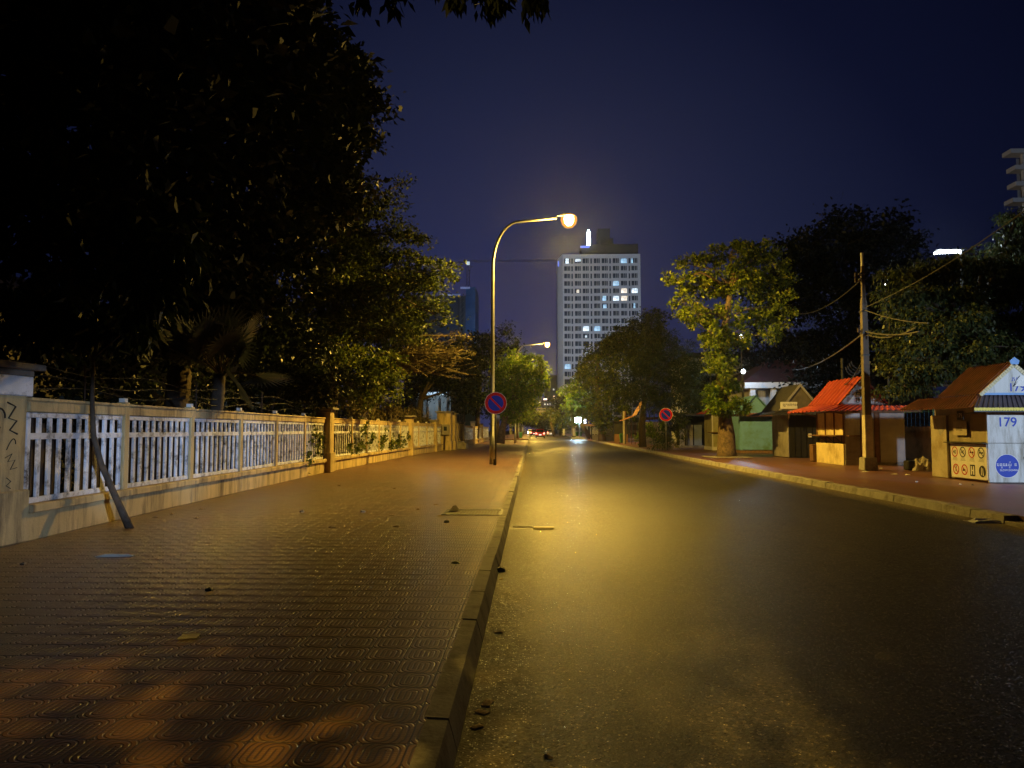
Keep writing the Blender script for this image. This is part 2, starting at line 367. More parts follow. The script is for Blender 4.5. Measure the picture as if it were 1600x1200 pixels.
    bp = N(nd, "ShaderNodeBump", Strength=.8, Distance=.005); lk.new(math_(nt, 'SUBTRACT', math_(nt, 'MULTIPLY', n3.outputs[0], 1.2), math_(nt, 'MULTIPLY', vo.outputs["Distance"], .6)), bp.inputs["Height"])
    sb = nd.new("ShaderNodeVectorMath"); sb.operation = 'SUBTRACT'; lk.new(vo.outputs["Color"], sb.inputs[0]); sb.inputs[1].default_value = (.5, .5, .5)
    sc_ = nd.new("ShaderNodeVectorMath"); sc_.operation = 'SCALE'; lk.new(sb.outputs[0], sc_.inputs[0]); lk.new(math_(nt, 'MULTIPLY', stone, .42), sc_.inputs["Scale"])
    sb2 = nd.new("ShaderNodeVectorMath"); sb2.operation = 'MULTIPLY_ADD'; lk.new(vg.outputs["Color"], sb2.inputs[0]); sb2.inputs[1].default_value = (.20, .20, 0); sb2.inputs[2].default_value = (-.10, -.10, 0)
    sb3 = nd.new("ShaderNodeVectorMath"); sb3.operation = 'ADD'; lk.new(sc_.outputs[0], sb3.inputs[0]); lk.new(sb2.outputs[0], sb3.inputs[1]); sc_ = sb3
    ad = nd.new("ShaderNodeVectorMath"); ad.operation = 'ADD'; lk.new(bp.outputs[0], ad.inputs[0]); lk.new(sc_.outputs[0], ad.inputs[1])
    no = nd.new("ShaderNodeVectorMath"); no.operation = 'NORMALIZE'; lk.new(ad.outputs[0], no.inputs[0]); lk.new(no.outputs[0], b.inputs["Normal"])
    lk.new(math_(nt, 'ADD', math_(nt, 'MULTIPLY', stone, .45), .12), b.inputs["Specular IOR Level"])
    return m
def tile_mat():
    m, nt, nd, lk, b = newmat("patterned_paving_tile"); g = nd.new("ShaderNodeNewGeometry"); P = g.outputs["Position"]; T = .25
    sx = nd.new("ShaderNodeSeparateXYZ"); lk.new(P, sx.inputs[0])
    xs = math_(nt, 'DIVIDE', math_(nt, 'ADD', sx.outputs[0], math_(nt, 'ADD', math_(nt, 'MULTIPLY', sx.outputs[1], .0085), 20.57)), T); ys = math_(nt, 'DIVIDE', math_(nt, 'ADD', sx.outputs[1], 20.0), T)
    u = math_(nt, 'SUBTRACT', math_(nt, 'FRACT', xs), .5); v = math_(nt, 'SUBTRACT', math_(nt, 'FRACT', ys), .5)
    av = math_(nt, 'ABSOLUTE', v); vv = math_(nt, 'MAXIMUM', math_(nt, 'SUBTRACT', av, .2), 0.0)
    sh = math_(nt, 'MULTIPLY', math_(nt, 'SIGN', v), .13)                                   # the two halves are offset: an S
    us = math_(nt, 'SUBTRACT', u, sh)
    d = math_(nt, 'SQRT', math_(nt, 'ADD', math_(nt, 'MULTIPLY', us, us), math_(nt, 'MULTIPLY', vv, vv)))
    ring = math_(nt, 'ABSOLUTE', math_(nt, 'SUBTRACT', math_(nt, 'FRACT', math_(nt, 'DIVIDE', d, .13)), .5))     # 0 middle of a band .. .5 groove
    rr = math_(nt, 'DIVIDE', math_(nt, 'SUBTRACT', ring, .28), .12, True)
    tr = math_(nt, 'ABSOLUTE', math_(nt, 'SUBTRACT', math_(nt, 'FRACT', math_(nt, 'DIVIDE', v, .085)), .5))
    tr = math_(nt, 'MULTIPLY', math_(nt, 'DIVIDE', math_(nt, 'SUBTRACT', tr, .38), .07, True), math_(nt, 'LESS_THAN', av, .2))
    jt = math_(nt, 'DIVIDE', math_(nt, 'SUBTRACT', math_(nt, 'MAXIMUM', math_(nt, 'ABSOLUTE', u), av), .478), .016, True)
    gr = math_(nt, 'MAXIMUM', math_(nt, 'MAXIMUM', math_(nt, 'MULTIPLY', rr, .8), math_(nt, 'MULTIPLY', tr, .35)), math_(nt, 'MULTIPLY', jt, 1.5))
    n1 = N(nd, "ShaderNodeTexNoise", Scale=.6, Detail=8, Roughness=.7); lk.new(P, n1.inputs[0])
    n2 = N(nd, "ShaderNodeTexNoise", Scale=25, Detail=5, Roughness=.7); lk.new(P, n2.inputs[0])
    cb = nd.new("ShaderNodeCombineXYZ"); lk.new(math_(nt, 'FLOOR', xs), cb.inputs[0]); lk.new(math_(nt, 'FLOOR', ys), cb.inputs[1])
    wn = nd.new("ShaderNodeTexWhiteNoise"); lk.new(cb.outputs[0], wn.inputs[0])
    base = ramp(nt, math_(nt, 'ADD', math_(nt, 'MULTIPLY', n1.outputs[0], .75), math_(nt, 'MULTIPLY', wn.outputs[0], .25)), [(.3, (.15, .075, .035, 1)), (.75, (.31, .165, .08, 1))])
    mx = nd.new("ShaderNodeMixRGB"); mx.blend_type = 'MULTIPLY'; lk.new(math_(nt, 'MULTIPLY', gr, .92, True), mx.inputs[0]); lk.new(base, mx.inputs[1]); mx.inputs[2].default_value = (.05, .04, .035, 1)
    lk.new(mx.outputs[0], b.inputs["Base Color"])
    lk.new(math_(nt, 'ADD', math_(nt, 'MULTIPLY', n1.outputs[0], .20), .25), b.inputs["Roughness"])
    hh = math_(nt, 'ADD', math_(nt, 'SUBTRACT', math_(nt, 'MULTIPLY', n2.outputs[0], .10), gr), math_(nt, 'MULTIPLY', wn.outputs[0], .3))
    b.inputs['Specular IOR Level'].default_value = .85
    bp = N(nd, "ShaderNodeBump", Strength=1.0, Distance=.0055); lk.new(hh, bp.inputs["Height"]); lk.new(bp.outputs[0], b.inputs["Normal"])
    return m
M_ROAD, M_TILE = road_mat(), tile_mat()
M_EARTH = mat("earth", (.06, .045, .03), .95, .4, .8, .5, 6)
M_REDPAV = mat("red_painted_pavement", (.17, .075, .055), .42, .3, .9, .25, 20, dirt=(.10, .06, .045), dscale=.9)
sheet("ground", [(-1500, -200), (1500, -200), (1500, 2500), (-1500, 2500)], -.06, M_EARTH)
sheet("road", [(KL(-30), -30), (KR + .05, -30), (KR + .05, 600), (KL(600), 600)], 0, M_ROAD)
sheet("side_street", [(-70, 104), (KL(104) - .004, 104), (KL(121) - .004, 121), (-70, 121)], -.004, M_ROAD)
def slab(name, pts, z0, z1, m): b = MB(); b.poly(pts, z0, z1); return b.build(name, m, kind="structure")
slab("pavement", [(-9, -15), (KL(-15) - .16, -15), (KL(104) - .16, 104), (-9, 104)], -.05, .15, M_TILE)
slab("pavement", [(-9, 121), (KL(121) - .16, 121), (KL(330) - .16, 330), (-9, 330)], -.05, .15, M_REDPAV)
slab("pavement", [(KR + .26, -10), (17, -10), (17, 330), (KR + .26, 330)], -.05, .15, M_REDPAV)
def kerb(xf, side, y0, y1, wtop=.14, slope=.06):
    b = MB(); y = y0
    while y < y1:
        ln = min(.98, y1 - y); j = .014 + rnd.random() * .012; dz = rnd.uniform(-.008, .008); dx = rnd.uniform(-.006, .006)
        vs = []
        for yy in (y + j, y + ln):
            x = xf(yy) + dx; s = side
            vs += [(x, yy, -.03), (x + s * slope * .6, yy, .08), (x + s * slope, yy, .15 + dz), (x + s * (slope + wtop), yy, .155 + dz), (x + s * (slope + wtop), yy, -.03)]
        b.add(vs, [(i, (i + 1) % 5, 5 + (i + 1) % 5, 5 + i) for i in range(5)] + [(4, 3, 2, 1, 0), (5, 6, 7, 8, 9)]); y += ln
    return b.build("kerb", M_KERB, kind="structure")
kerb(KL, -1, -6, 104, .12, .05); kerb(KL, -1, 121, 300)
kerb(lambda y: KR, 1, 13.0, 108, .22, .03); kerb(lambda y: KR, 1, 124, 300, .22)
slab("kerb_ramp", [(KR, -10), (KR + .27, -10), (KR + .27, 12.95), (KR, 12.95)], -.05, .06, M_CONC)

# ------------------------------------------------------------------ street lamps
SOD = (1.0, .615, .085)
LAMP_P = 10400
def halo_mat():  # glowing see-through shell that imitates the amber halo
    m, nt, nd, lk, b = newmat("amber_halo"); e = nd.new("ShaderNodeEmission"); e.inputs[0].default_value = (1.0, .42, .05, 1); e.inputs[1].default_value = 1.6
    t = nd.new("ShaderNodeBsdfTransparent"); mx = nd.new("ShaderNodeMixShader"); mx.inputs[0].default_value = .35; lk.new(t.outputs[0], mx.inputs[1]); lk.new(e.outputs[0], mx.inputs[2]); lk.new(mx.outputs[0], nd["Material Output"].inputs[0]); return m
M_HALO = halo_mat()
def street_lamp(loc, X1, label, htop=10.8, power=LAMP_P, near=False):
    t = thing("street_lamp", label, "street lamp", loc, "sodium street lamps along the left pavement")
    x, y, z0 = loc; L = X1 - x; h = htop
    b = MB(); pts = [(x, y, z0), (x, y, z0 + 1.2), (x, y, z0 + 1.22), (x, y, 5), (x, y, 8.6)]; rs = [.135, .125, .095, .085, .072]
    for i in range(1, 9):
        a = i / 8 * math.pi / 2 * .93; pts.append((x + 1.15 * (1 - math.cos(a)), y, 8.6 + (h - 8.75) * math.sin(a))); rs.append(.07 - .002 * i)
    xe, ze = pts[-1][0], pts[-1][2]; pts.append((X1 - .45, y, h - .02)); rs.append(.045)
    b.tube(pts, rs, 14); b.build("pole", M_GALV, t, smooth=True)
    hb = MB(); n = 12
    for k in range(1): pass
    prof = [(-.42, .04), (-.34, .08), (-.12, .16), (.12, .17), (.26, .12), (.31, .03)]; vs = []; fs = []
    for (dx, r) in prof:
        for k in range(9):
            a = math.pi * k / 8; vs.append((X1 + dx, y + r * math.cos(a) * 1.0, h + .08 + .75 * r * math.sin(a)))
    for i in range(len(prof) - 1):
        for k in range(8): fs.append((i * 9 + k, i * 9 + k + 1, (i + 1) * 9 + k + 1, (i + 1) * 9 + k))
    hb.add(vs, fs); hd = hb.build("lamp_head", M_LAMPH, t, smooth=True)
    lb = MB(); vs = []; fs = []
    for j, (q, dz) in enumerate(((.8, .05), (1, -.03), (.85, -.13), (.45, -.19), (0.02, -.205))):
        for k in range(16): a = 2 * math.pi * k / 16; vs.append((X1 + .08 +   .22 * q * math.cos(a), y + .20 * q * math.sin(a), h + .0 + dz * 1.7))
    for j in range(4):
        for k in range(16): fs.append((j * 16 + k, j * 16 + (k + 1) % 16, (j + 1) * 16 + (k + 1) % 16, (j + 1) * 16 + k))
    lb.add(vs, fs); lb.build("lens", E_SOD, hd, smooth=True)
    ob = MB(); vs = []; fs = []  # added shell round the lens, gives the halo a shape
    for j, (q, dz) in enumerate(((.7, .12), (.95, .03), (1, -.1), (.85, -.28), (.5, -.42), (.02, -.46))):
        for k in range(18): a = 2 * math.pi * k / 18; vs.append((X1 + .08 + .36 * q * math.cos(a), y + .33 * q * math.sin(a), h + dz))
    for j in range(5):
        for k in range(18): fs.append((j * 18 + k, j * 18 + (k + 1) % 18, (j + 1) * 18 + (k + 1) % 18, (j + 1) * 18 + k))
    ob.add(vs, fs); ob.build("halo_shell", M_HALO, hd, smooth=True)
    light("sodium_light", 'SPOT', (X1 + .08, y, h - .62), SOD, power, .13, t, spot_size=R(172), spot_blend=.22).rotation_euler.x = R(13)     # the optic throws its light down the street
    light("sodium_glow", 'POINT', (X1 + .08, y, h - .62), SOD, power * .28, .13, t)
    return t
p = gnd(769.5, 725.5); l1 = street_lamp((p.x, p.y, .15), at(886, 337, p.y).x, "tall galvanised street lamp with curved arm, the nearest one, behind the no-parking disc", 10.75)
p = gnd(805, 693); street_lamp((p.x, p.y, .15), at(854, 538, p.y).x, "second street lamp, its pole dark against the lit tree, arm over the road", at(854, 537, p.y).z)
street_lamp((-3.2, 124, .15), -.6, "third street lamp, added among the leaves to light the far road")  # unseen lamp, added for light on the far road
p = at(837, 608, 166); street_lamp((p.x - 3, 166, .15), p.x, "fourth street lamp seen as a small pale light above the far road", p.z)
p = at(834.5, 622, 212); street_lamp((p.x - 3, 212, .15), p.x, "fifth street lamp, a yellow dot low beside the far tree", p.z)
p = at(834.5, 632, 258); street_lamp((p.x - 3, 258, .15), p.x, "sixth street lamp, a small dot just under the fifth", p.z)
# the lamp behind the photographer, and unseen white spots off to the right
def aim(o, tgt):
    d = Vector(tgt) - o.location; o.rotation_euler = d.to_track_quat('-Z', 'Y').to_euler(); return o
BACK = Vector((-.5, -9, 9.5))
aim(light("sodium_light", 'SPOT', BACK, SOD, 6800, .04, spot_size=R(44), spot_blend=.6), (-1.5, 3.8, 0))
aim(light("sodium_light", 'SPOT', BACK, SOD, 13000, .04, spot_size=R(24), spot_blend=1.0), (1.0, 4.8, 0))  # second beam added at the unseen rear lamp to brighten the road
COOL = (.52, .70, 1.0)
for y, pw in ((10.3, 6786), (13.2, 8105), (16.2, 8859), (19.6, 8859)):      # low white light raking the near fence from across the road
    aim(light("unseen_white_spot", 'SPOT', (9.5, -7, 2.2), COOL, pw, .10, spot_size=R(7.2), spot_blend=.5), (-7, y, 1.1))
aim(light("unseen_white_spot", 'SPOT', (5, -7, 1.6), (.8, .88, 1.0), 7000, .10, spot_size=R(3.0), spot_blend=.6), (-1.8, 31, 3.0))  # narrow beam added to brighten the no-parking disc
aim(light("kiosk_floodlight", 'SPOT', (15.6, 4.5, 3.2), (.64, .79, 1.0), 9200, .12, spot_size=R(30), spot_blend=.35), (14.2, 20, 1.9))

# ------------------------------------------------------------------ haze volume, added to give the lamps a halo
m, nt, nd, lk, b = newmat("haze"); nd.remove(b)
pv = nd.new("ShaderNodeVolumePrincipled"); pv.inputs["Color"].default_value = (.8, .85, .95, 1); pv.inputs["Density"].default_value = .0003; pv.inputs["Anisotropy"].default_value = .88
lk.new(pv.outputs[0], nd["Material Output"].inputs["Volume"])
HAZE = MB().box(-300, -60, -1.2, 300, 1000, 120).build("haze", m, kind="stuff")

# ------------------------------------------------------------------ left boundary: pillars and fence sections
FL = [(9.0, -6.72), (12.5, -6.9), (25.4, -7.35), (42, -7.35), (56, -6.75), (104, -6.9)]
def FX(y):
    for (a, xa), (b_, xb) in zip(FL, FL[1:]):
        if y <= b_: return xa + (xb - xa) * (y - a) / (b_ - a)
    return FL[-1][1]
def pillar(y, w, h, label, cap=.09, base=True, xo=0, d=None, name="gate_pillar", cat="pillar", mcap=None, band=False):
    x = FX(y) + xo; d = d or w; t = thing(name, label, cat, (x, y, .15))
    b = MB(); a, e = w / 2, d / 2
    b.box(x - a, y - e, .15, x + a, y + e, h - .16); b.build("shaft", M_CREAM, t, bevel=.015)
    if base: MB().box(x - a - .05, y - e - .05, .15, x + a + .05, y + e + .05, .83).build("base", M_CREAM, t, bevel=.02)
    if band: MB().box(x - a - .045, y - e - .045, h - .42, x + a + .045, y + e + .045, h - .163).build("band", M_WHITE, t, bevel=.012)
    c = MB(); c.box(x - a - cap * .6, y - e - cap * .6, h - .16, x + a + cap * .6, y + e + cap * .6, h - .08); c.box(x - a - cap * 1.8, y - e - cap * 1.8, h - .08, x + a + cap * 1.8, y + e + cap * 1.8, h); c.build("cap", mcap or M_CONC, t, bevel=.012)
    return t
def fence(ys, label, z_top=2.03, bars=10, boards=True, end0=.25, end1=.25, white=None, wires=False, lowm=None):
    """ys: post positions including the two pillar centres at the ends"""
    lowm = lowm or M_CREAM
    y0, y1 = ys[0] + end0, ys[-1] - end1; t = thing("boundary_fence", label, "fence", (FX((y0 + y1) / 2), (y0 + y1) / 2, .15), "fence sections on the left")
    v = lambda y, dx=0, z=0: (FX(y) + dx, y, z)
    pl = MB(); ld = MB(); tb = MB(); brk = [y0] + [y for y in ys[1:-1]] + [y1]
    for a, c in zip(brk, brk[1:]):
        pl.beam(v(a, -.02, .15), v(c - .004, -.02, .15), .22, .36); ld.beam(v(a, 0, .513), v(c - .002, 0, .513), .33, .115)
        tb.beam(v(a, 0, 1.84), v(c - .002, 0, 1.84), .15, z_top - 1.84 - .045); tb.beam(v(a, 0, z_top - .044), v(c - .002, 0, z_top - .044), .21, .044)
    pl.build("plinth", M_CREAM, t, bevel=.01); ld.build("ledge", M_CREAM, t, bevel=.015); tb.build("top_beam", M_CREAM, t, bevel=.012)
    for k, (a, c) in enumerate(zip(brk, brk[1:])):
        ra, rc = a + (.09 if k else .02), c - (.09 if k < len(brk) - 2 else .02); q = MB(); dx = .02
        q.beam(v(ra, dx, .632), v(rc, dx, .632), .05, .075); q.beam(v(ra, dx, 1.765), v(rc, dx, 1.765), .05, .07); q.beam(v(ra, dx + .004, 1.475), v(rc, dx + .004, 1.475), .05, .085)
        n = bars; wd = .075
        for i in range(n):
            y = ra + wd / 2 + (rc - ra - wd) * i / (n - 1); j = rnd.uniform(-.006, .006)
            q.add([(FX(y) + dx - .02, y - wd / 2 + j, .706), (FX(y) + dx + .019, y - wd / 2 + j, .706), (FX(y) + dx + .019, y + wd / 2 + j, .706), (FX(y) + dx - .02, y + wd / 2 + j, .706),
                   (FX(y) + dx - .02, y - wd / 2 + j, 1.764), (FX(y) + dx + .019, y - wd / 2 + j, 1.764), (FX(y) + dx + .019, y + wd / 2 + j, 1.764), (FX(y) + dx - .02, y + wd / 2 + j, 1.764)],
                  [(0, 3, 2, 1), (4, 5, 6, 7), (0, 1, 5, 4), (1, 2, 6, 5), (2, 3, 7, 6), (3, 0, 4, 7)])
        q.build("railing", M_WHITE, t, bevel=.006)
        if boards:
            s = MB(); y = ra
            while y < rc - .1:
                if rnd.random() < .93: s.box(FX(y) - .13, y, .633, FX(y) - .11, y + .13, 1.70 + rnd.uniform(-.1, .08))
                y += .165
            s.build("backing_boards", M_BROWN, t)
    for y in ys[1:-1]:
        q = MB(); x = FX(y); q.box(x - .075, y - .075, .512, x + .082, y + .075, z_top + .03); q.build("post", M_CREAM, t, bevel=.01)
        MB().box(x - .045, y - .045, z_top + .031, x + .052, y + .045, z_top + .095).build("finial", M_SIGNW, t)
    if wires:
        bw = MB()
        for zz in (2.2, 2.34, 2.5):
            pts = [(FX(y) - .35, y, zz + .05 * math.sin(y * 1.7 + zz * 9)) for y in np.arange(y0, y1, .5)]; bw.tube(pts, .008, 4)
            for y in np.arange(y0, y1, .16):
                a = rnd.random() * 3; bw.tube([(FX(y) - .35 - .03 * math.cos(a), y - .03, zz + .05 * math.sin(y * 1.7 + zz * 9) - .03 * math.sin(a)), (FX(y) - .35 + .03 * math.cos(a), y + .03, zz + .05 * math.sin(y * 1.7 + zz * 9) + .03 * math.sin(a))], .004, 3)
        bw.build("barbed_wire", M_WIRE, t)
        for y in np.arange(y0 + 2, y1, 4.2):
            x = FX(y) - .35; MB().tube([(x, y, .5), (x, y, 2.65)], .02, 6).build("wire_post", M_BROWN, t)
    return t
np_ = pillar(9.1, .62, 2.46, "graffiti-scrawled cream pillar with a stone cap at the left edge", .08, xo=-.27, d=.75, band=True)
g = MB(frame((np_.location.x + .312, 8.8, 1.0), (0, 1, 0), (0, 0, 1)))
gr2 = MB(frame((np_.location.x - .3, np_.location.y - .378, 1.0), (1, 0, 0), (0, 0, 1)))
def scrib(mb, pts, r): mb.tube([(x, y, .002) for x, y in pts], r, 5)
for mb in (g, gr2):
    scrib(mb, [(.18 + .09 * math.cos(a), .75 + .12 * math.sin(a)) for a in np.arange(0, 5, .4)], .012)
    scrib(mb, [(.30, .95), (.45, .9), (.33, .75), (.48, .72), (.36, .6), (.5, .55)], .013)
    scrib(mb, [(.40 + .08 * math.cos(a), .42 + .07 * math.sin(a * 1.5)) for a in np.arange(0, 6, .4)], .006)
    scrib(mb, [(.3, .25), (.42, .3), (.35, .2), (.48, .22), (.40, .1), (.52, .12)], .005)
    scrib(mb, [(.34, 0), (.42, -.05), (.34, -.1), (.42, -.14)], .005)
g.build("graffiti", M_INK, np_); gr2.build("graffiti", M_INK, np_)
fence([9.1, 12.05, 14.6, 17.3, 19.95, 22.7, 25.4], "long dark-boarded fence section with chipped white railings, right of the graffiti pillar", bars=11, wires=True, end0=.4, end1=.3)
pillar(25.4, .5, 2.38, "cream pillar with a dark side between the white railings and the lamp-lit fence", .07)
fence([25.4, 28.9, 31.4, 33.9, 36.5, 39.2, 42], "yellow-lit fence section with plants growing through its railings", bars=11, boards=False, end0=.3, end1=.3)
pillar(42, .5, 2.42, "slim cream pillar where the plant-grown fence ends", .09)
fence([42, 44.6, 47.2, 49.9], "short fence section of three bays before the meter box", bars=10, boards=False, end0=.3, end1=.25)
pillar(49.9, .42, 2.3, "narrow pillar with a small finial left of the meter box", .05)
fence([49.9, 52.6], "single pale bay of fence behind the meter box", bars=9, boards=False, end0=.25, end1=.2)
pillar(53.4, 1.0, 2.95, "massive cream gate pillar carrying the meter box", .08, xo=.15, d=1.1)
pillar(55.0, .9, 2.85, "large gate pillar standing just past the one with the meter box", .08, xo=.25, d=1.0)
pillar(61, .7, 2.3, "low gate pillar on the far side of the gateway", .06, xo=-.1)
pillar(65.5, .5, 2.3, "pillar at the start of the far white fence", .06)
fence([65.5, 78], "first white bay of the far fence, lit by cool light", bars=34, boards=False, end0=.3, end1=.2)
pillar(78, .45, 2.5, "dark slender pillar inside the far white fence", .04)
fence([78, 90], "middle bay of the far fence with a green glow behind", bars=34, boards=False)
pillar(90, .45, 2.4, "last slender pillar of the far fence", .04)
fence([90, 103.5], "end bay of the far fence by the side street", bars=30, boards=False)
# meter box
p = Vector((FX(53.4) + .3, 52.75, 1.15)); t = thing("meter_box", "small pale meter box fixed low on the gate pillar above rusty conduit", "meter box", (p.x, p.y, .9))
MB().box(p.x - .28, p.y - .14, 1.25, p.x + .28, p.y + .11, 2.0).build("case", M_CONC, t, bevel=.02)
MB().box(p.x - .12, p.y - .16, 1.55, p.x + .1, p.y - .141, 1.85).build("window", M_GLASSD, t)
MB().tube([(p.x - .05, p.y - .03, 1.25), (p.x - .08, p.y, .9), (p.x - .12, p.y + .05, .2)], .07, 8).build("conduit", M_BROWN, t)
b = MB().box(-6.5, 55.9, .15, -5.4, 57.6, .62).box(-6.4, 56, .621, -5.5, 57.5, .72); tag(b.build("planter", M_CONC, bevel=.04), "low concrete planter block at the foot of the gateway", "planter")

# ------------------------------------------------------------------ road signs
def no_parking(loc, zc, r, label, name="no_parking_sign", rp=.035, extra=False, mpole=M_GALV):
    t = thing(name, label, "road sign", loc, "no-parking signs"); x, y, z0 = loc
    MB().tube([(x, y, z0), (x, y, zc + r * .6)], rp, 10).build("pole", mpole, t, smooth=True)
    Fm = frame((x, y - rp - .012, zc), (1, 0, 0), (0, 0, 1))          # local z faces down the street to the camera
    MB(Fm).disc(0, 0, r, -.008, 0, 40).build("disc", M_SIGNW, t)
    rim = MB(Fm); rim.disc(0, 0, r * .965, .001, .004, 40, r * .70); a = Matrix.Rotation(R(-45), 4, 'Z')
    MB(Fm).disc(0, 0, r * .70, .0005, .003, 36).build("blue_field", M_BLUE, t)
    rim.M = Fm @ a; rim.box(-r * .72, -r * .085, .0035, r * .72, r * .085, .0045); rim.build("red_ring", M_RED, t)
    if extra:
        MB().box(x + .035, y - .05, zc - .85, x + .17, y - .035, zc - .5).build("small_plate", M_GALV, t)
        MB().tube([(x - .06, y + .03, z0), (x - .06, y + .03, z0 + .25)], .04, 8).build("sleeve", M_DARKST, t)
    return t
p = gnd(774.5, 727); no_parking((p.x, p.y, .15), at(773, 630, p.y).z, .46, "blue and red no-parking disc on the left pavement in front of the tall lamp pole", extra=True, mpole=M_DARKST)
p = gnd(1041, 705); no_parking((p.x, p.y, .15), at(1039, 648, p.y).z, .46, "no-parking disc on a thin grey pole at the right kerb before the drooping shrub")
p = gnd(884.5, 680); s = no_parking((8.6, 170, .15), 3.1 + .9, .42, "tiny distant no-parking disc above a blue arrow plate at the right kerb")
def arrow_plate(parent, x, y, z, w):
    Fm = frame((x, y, z), (1, 0, 0), (0, 0, 1)); MB(Fm).box(-w, -w, -.01, w, w, 0).build("blue_plate", M_BLUE, parent)
    MB(Fm).poly([(-.12 * w, -.7 * w), (.12 * w, -.7 * w), (.12 * w, .1 * w), (.4 * w, .1 * w), (0, .75 * w), (-.4 * w, .1 * w), (-.12 * w, .1 * w)], .001, .006).build("white_arrow", M_SIGNW, parent)
arrow_plate(s, 8.6, 169.93, 3.05, .42); MB().box(8.3, 169.92, 2.25, 8.9, 169.94, 2.55).build("white_plate", M_SIGNW, s)
p = at(920, 660.5, 131); t = thing("one_way_sign", "square blue sign with a white up arrow beside the bright white lamp", "road sign", (p.x, 131, .15))
MB().tube([(p.x, 131, .15), (p.x, 131, p.z + .3)], .035, 8).build("pole", M_GALV, t); arrow_plate(t, p.x, 130.94, p.z, .42)

# ------------------------------------------------------------------ small things on the ground
def scatter(px, py, z=.154): return gnd(px, py, z)
M_PAPER = mat("paper", (.85, .78, .60), .9, .15, 30)
def crumple(name, label, cat, p, sx, sy, h, m, seed, n=7, rot=0, group=None, flat=False):
    q = random.Random(seed); vs = []; fs = []
    for i in range(n):
        for j in range(n):
            u, v = i / (n - 1) - .5, j / (n - 1) - .5; e = max(0, 1 - (max(abs(u), abs(v)) * 2) ** 3) if not flat else .3
            x, y = u * sx * (1 + q.uniform(-.12, .12)), v * sy * (1 + q.uniform(-.12, .12)); zz = h * e * q.uniform(.35, 1.0) + .002
            vs.append((p.x + x * math.cos(rot) - y * math.sin(rot), p.y + x * math.sin(rot) + y * math.cos(rot), p.z + zz))
    for i in range(n - 1):
        for j in range(n - 1): a = i * n + j; fs.append((a, a + n, a + n + 1, a + 1))
    b = MB(); b.add(vs, fs); o = b.build(name, m)
    sd = o.modifiers.new("thick", 'SOLIDIFY'); sd.thickness = .003; return tag(o, label, cat, group)
crumple("paper_scrap", "pale square scrap of paper lying on the dark tiles", "litter", scatter(295, 995), .13, .13, .012, M_PAPER, 3, 4, .2, flat=True)
crumple("leaf_scrap", "bright yellow-green leaf on the tiles near the kerb", "leaf", scatter(712, 879.5), .09, .05, .02, mat("yellow_leaf", (.62, .60, .08), .6), 5, 4)
crumple("plastic_strip", "thin shiny plastic strip on the tiles near the leaning sapling", "litter", scatter(180, 869), .42, .10, .03, M_SIGNW, 8, 6, .1)
M_LITTER = mat("dead_leaf", (.40, .28, .12), .8, .3, 20)
for i, (px, py, s, lb, z) in enumerate(((780, 988, .07, "pale dead leaf in the gutter halfway down the kerb", .004), (762, 1098, .10, "curled dead leaf in the gutter at the front", .004), (752, 1112, .08, "dead leaf touching the curled one, nearer the kerb", .004), (745, 1135, .07, "small dead leaf just below the curled leaf pair", .004),
        (857, 1182, .05, "lone leaf scrap on the asphalt at the bottom edge", .004), (800, 757, .1, "dead leaf in the gutter beyond the sunken slab", .004), (783, 905, .07, "dead leaf beside the dark stone in the gutter", .004))):
    crumple("dead_leaf", lb, "leaf", scatter(px, py, z), s, s * .6, .008, M_LITTER, 20 + i, 4, i * 1.3, "dead leaves in the gutter")
for i in range(16):
    p = scatter(rnd.uniform(230, 690), rnd.uniform(735, 830), .153)
    crumple("dry_leaf", "small dry leaf lying among others on the lamp-lit stretch of the left pavement", "leaf", p, .09, .05, .018, M_LITTER, 200 + i, 4, i * 1.9, "dry leaves on the left pavement")
def stone(px, py, r, lb, z, m=M_CONC):
    p = scatter(px, py, z); q = random.Random(int(px)); b = MB(); vs = []; fs = []
    for i in range(5):
        for k in range(8):
            a = 2 * math.pi * k / 8; t = math.pi * (i / 4) * .55; rr = r * q.uniform(.8, 1.15)
            vs.append((p.x + rr * math.sin(t + .12) * math.cos(a), p.y + rr * math.sin(t + .12) * math.sin(a), p.z + .7 * rr * math.cos(t)))
    for i in range(4):
        for k in range(8): fs.append((i * 8 + k, i * 8 + (k + 1) % 8, (i + 1) * 8 + (k + 1) % 8, (i + 1) * 8 + k))
    fs.append(tuple(range(7, -1, -1))); b.add(vs, fs); tag(b.build("stone", m), lb, "stone", "loose stones on the left")
stone(36, 882, .03, "small pebble near the foot of the graffiti pillar", .152); stone(698, 816, .05, "dark stone on the pavement just in front of the drain grate", .152, M_DARKST)
stone(783, 892, .06, "dark lump lying against the kerb face", .002, M_DARKST); stone(567, 800, .05, "lonely stone in the middle of the pavement", .152); stone(472, 800, .045, "stone on the pavement nearer the fence", .152)
stone(327, 922, .035, "pebble on the tiles above the paper scrap", .152, M_DARKST)
p = gnd(740, 801); t = thing("drain_cover", "sunken dark drain grate set into the left pavement tiles", "drain cover", (p.x, p.y, .15))
x, y = p.x, p.y; q = MB(); q.box(x - .52, y - .42, .146, x + .52, y - .37, .163); q.box(x - .52, y + .37, .146, x + .52, y + .42, .163); q.box(x - .52, y - .369, .146, x - .47, y + .369, .163); q.box(x + .47, y - .369, .146, x + .52, y + .369, .163); q.build("frame", M_DARKST, t)
MB().box(x - .469, y - .369, .151, x + .469, y + .369, .1535).build("pit", M_BLACK, t)  # flat black sheet painting the dark of the hole under the grate
q = MB()
for i in range(15): q.box(x - .33 + i * .053, y - .36, .154, x - .305 + i * .053, y + .36, .160)
q.build("grate", M_BROWN, t)
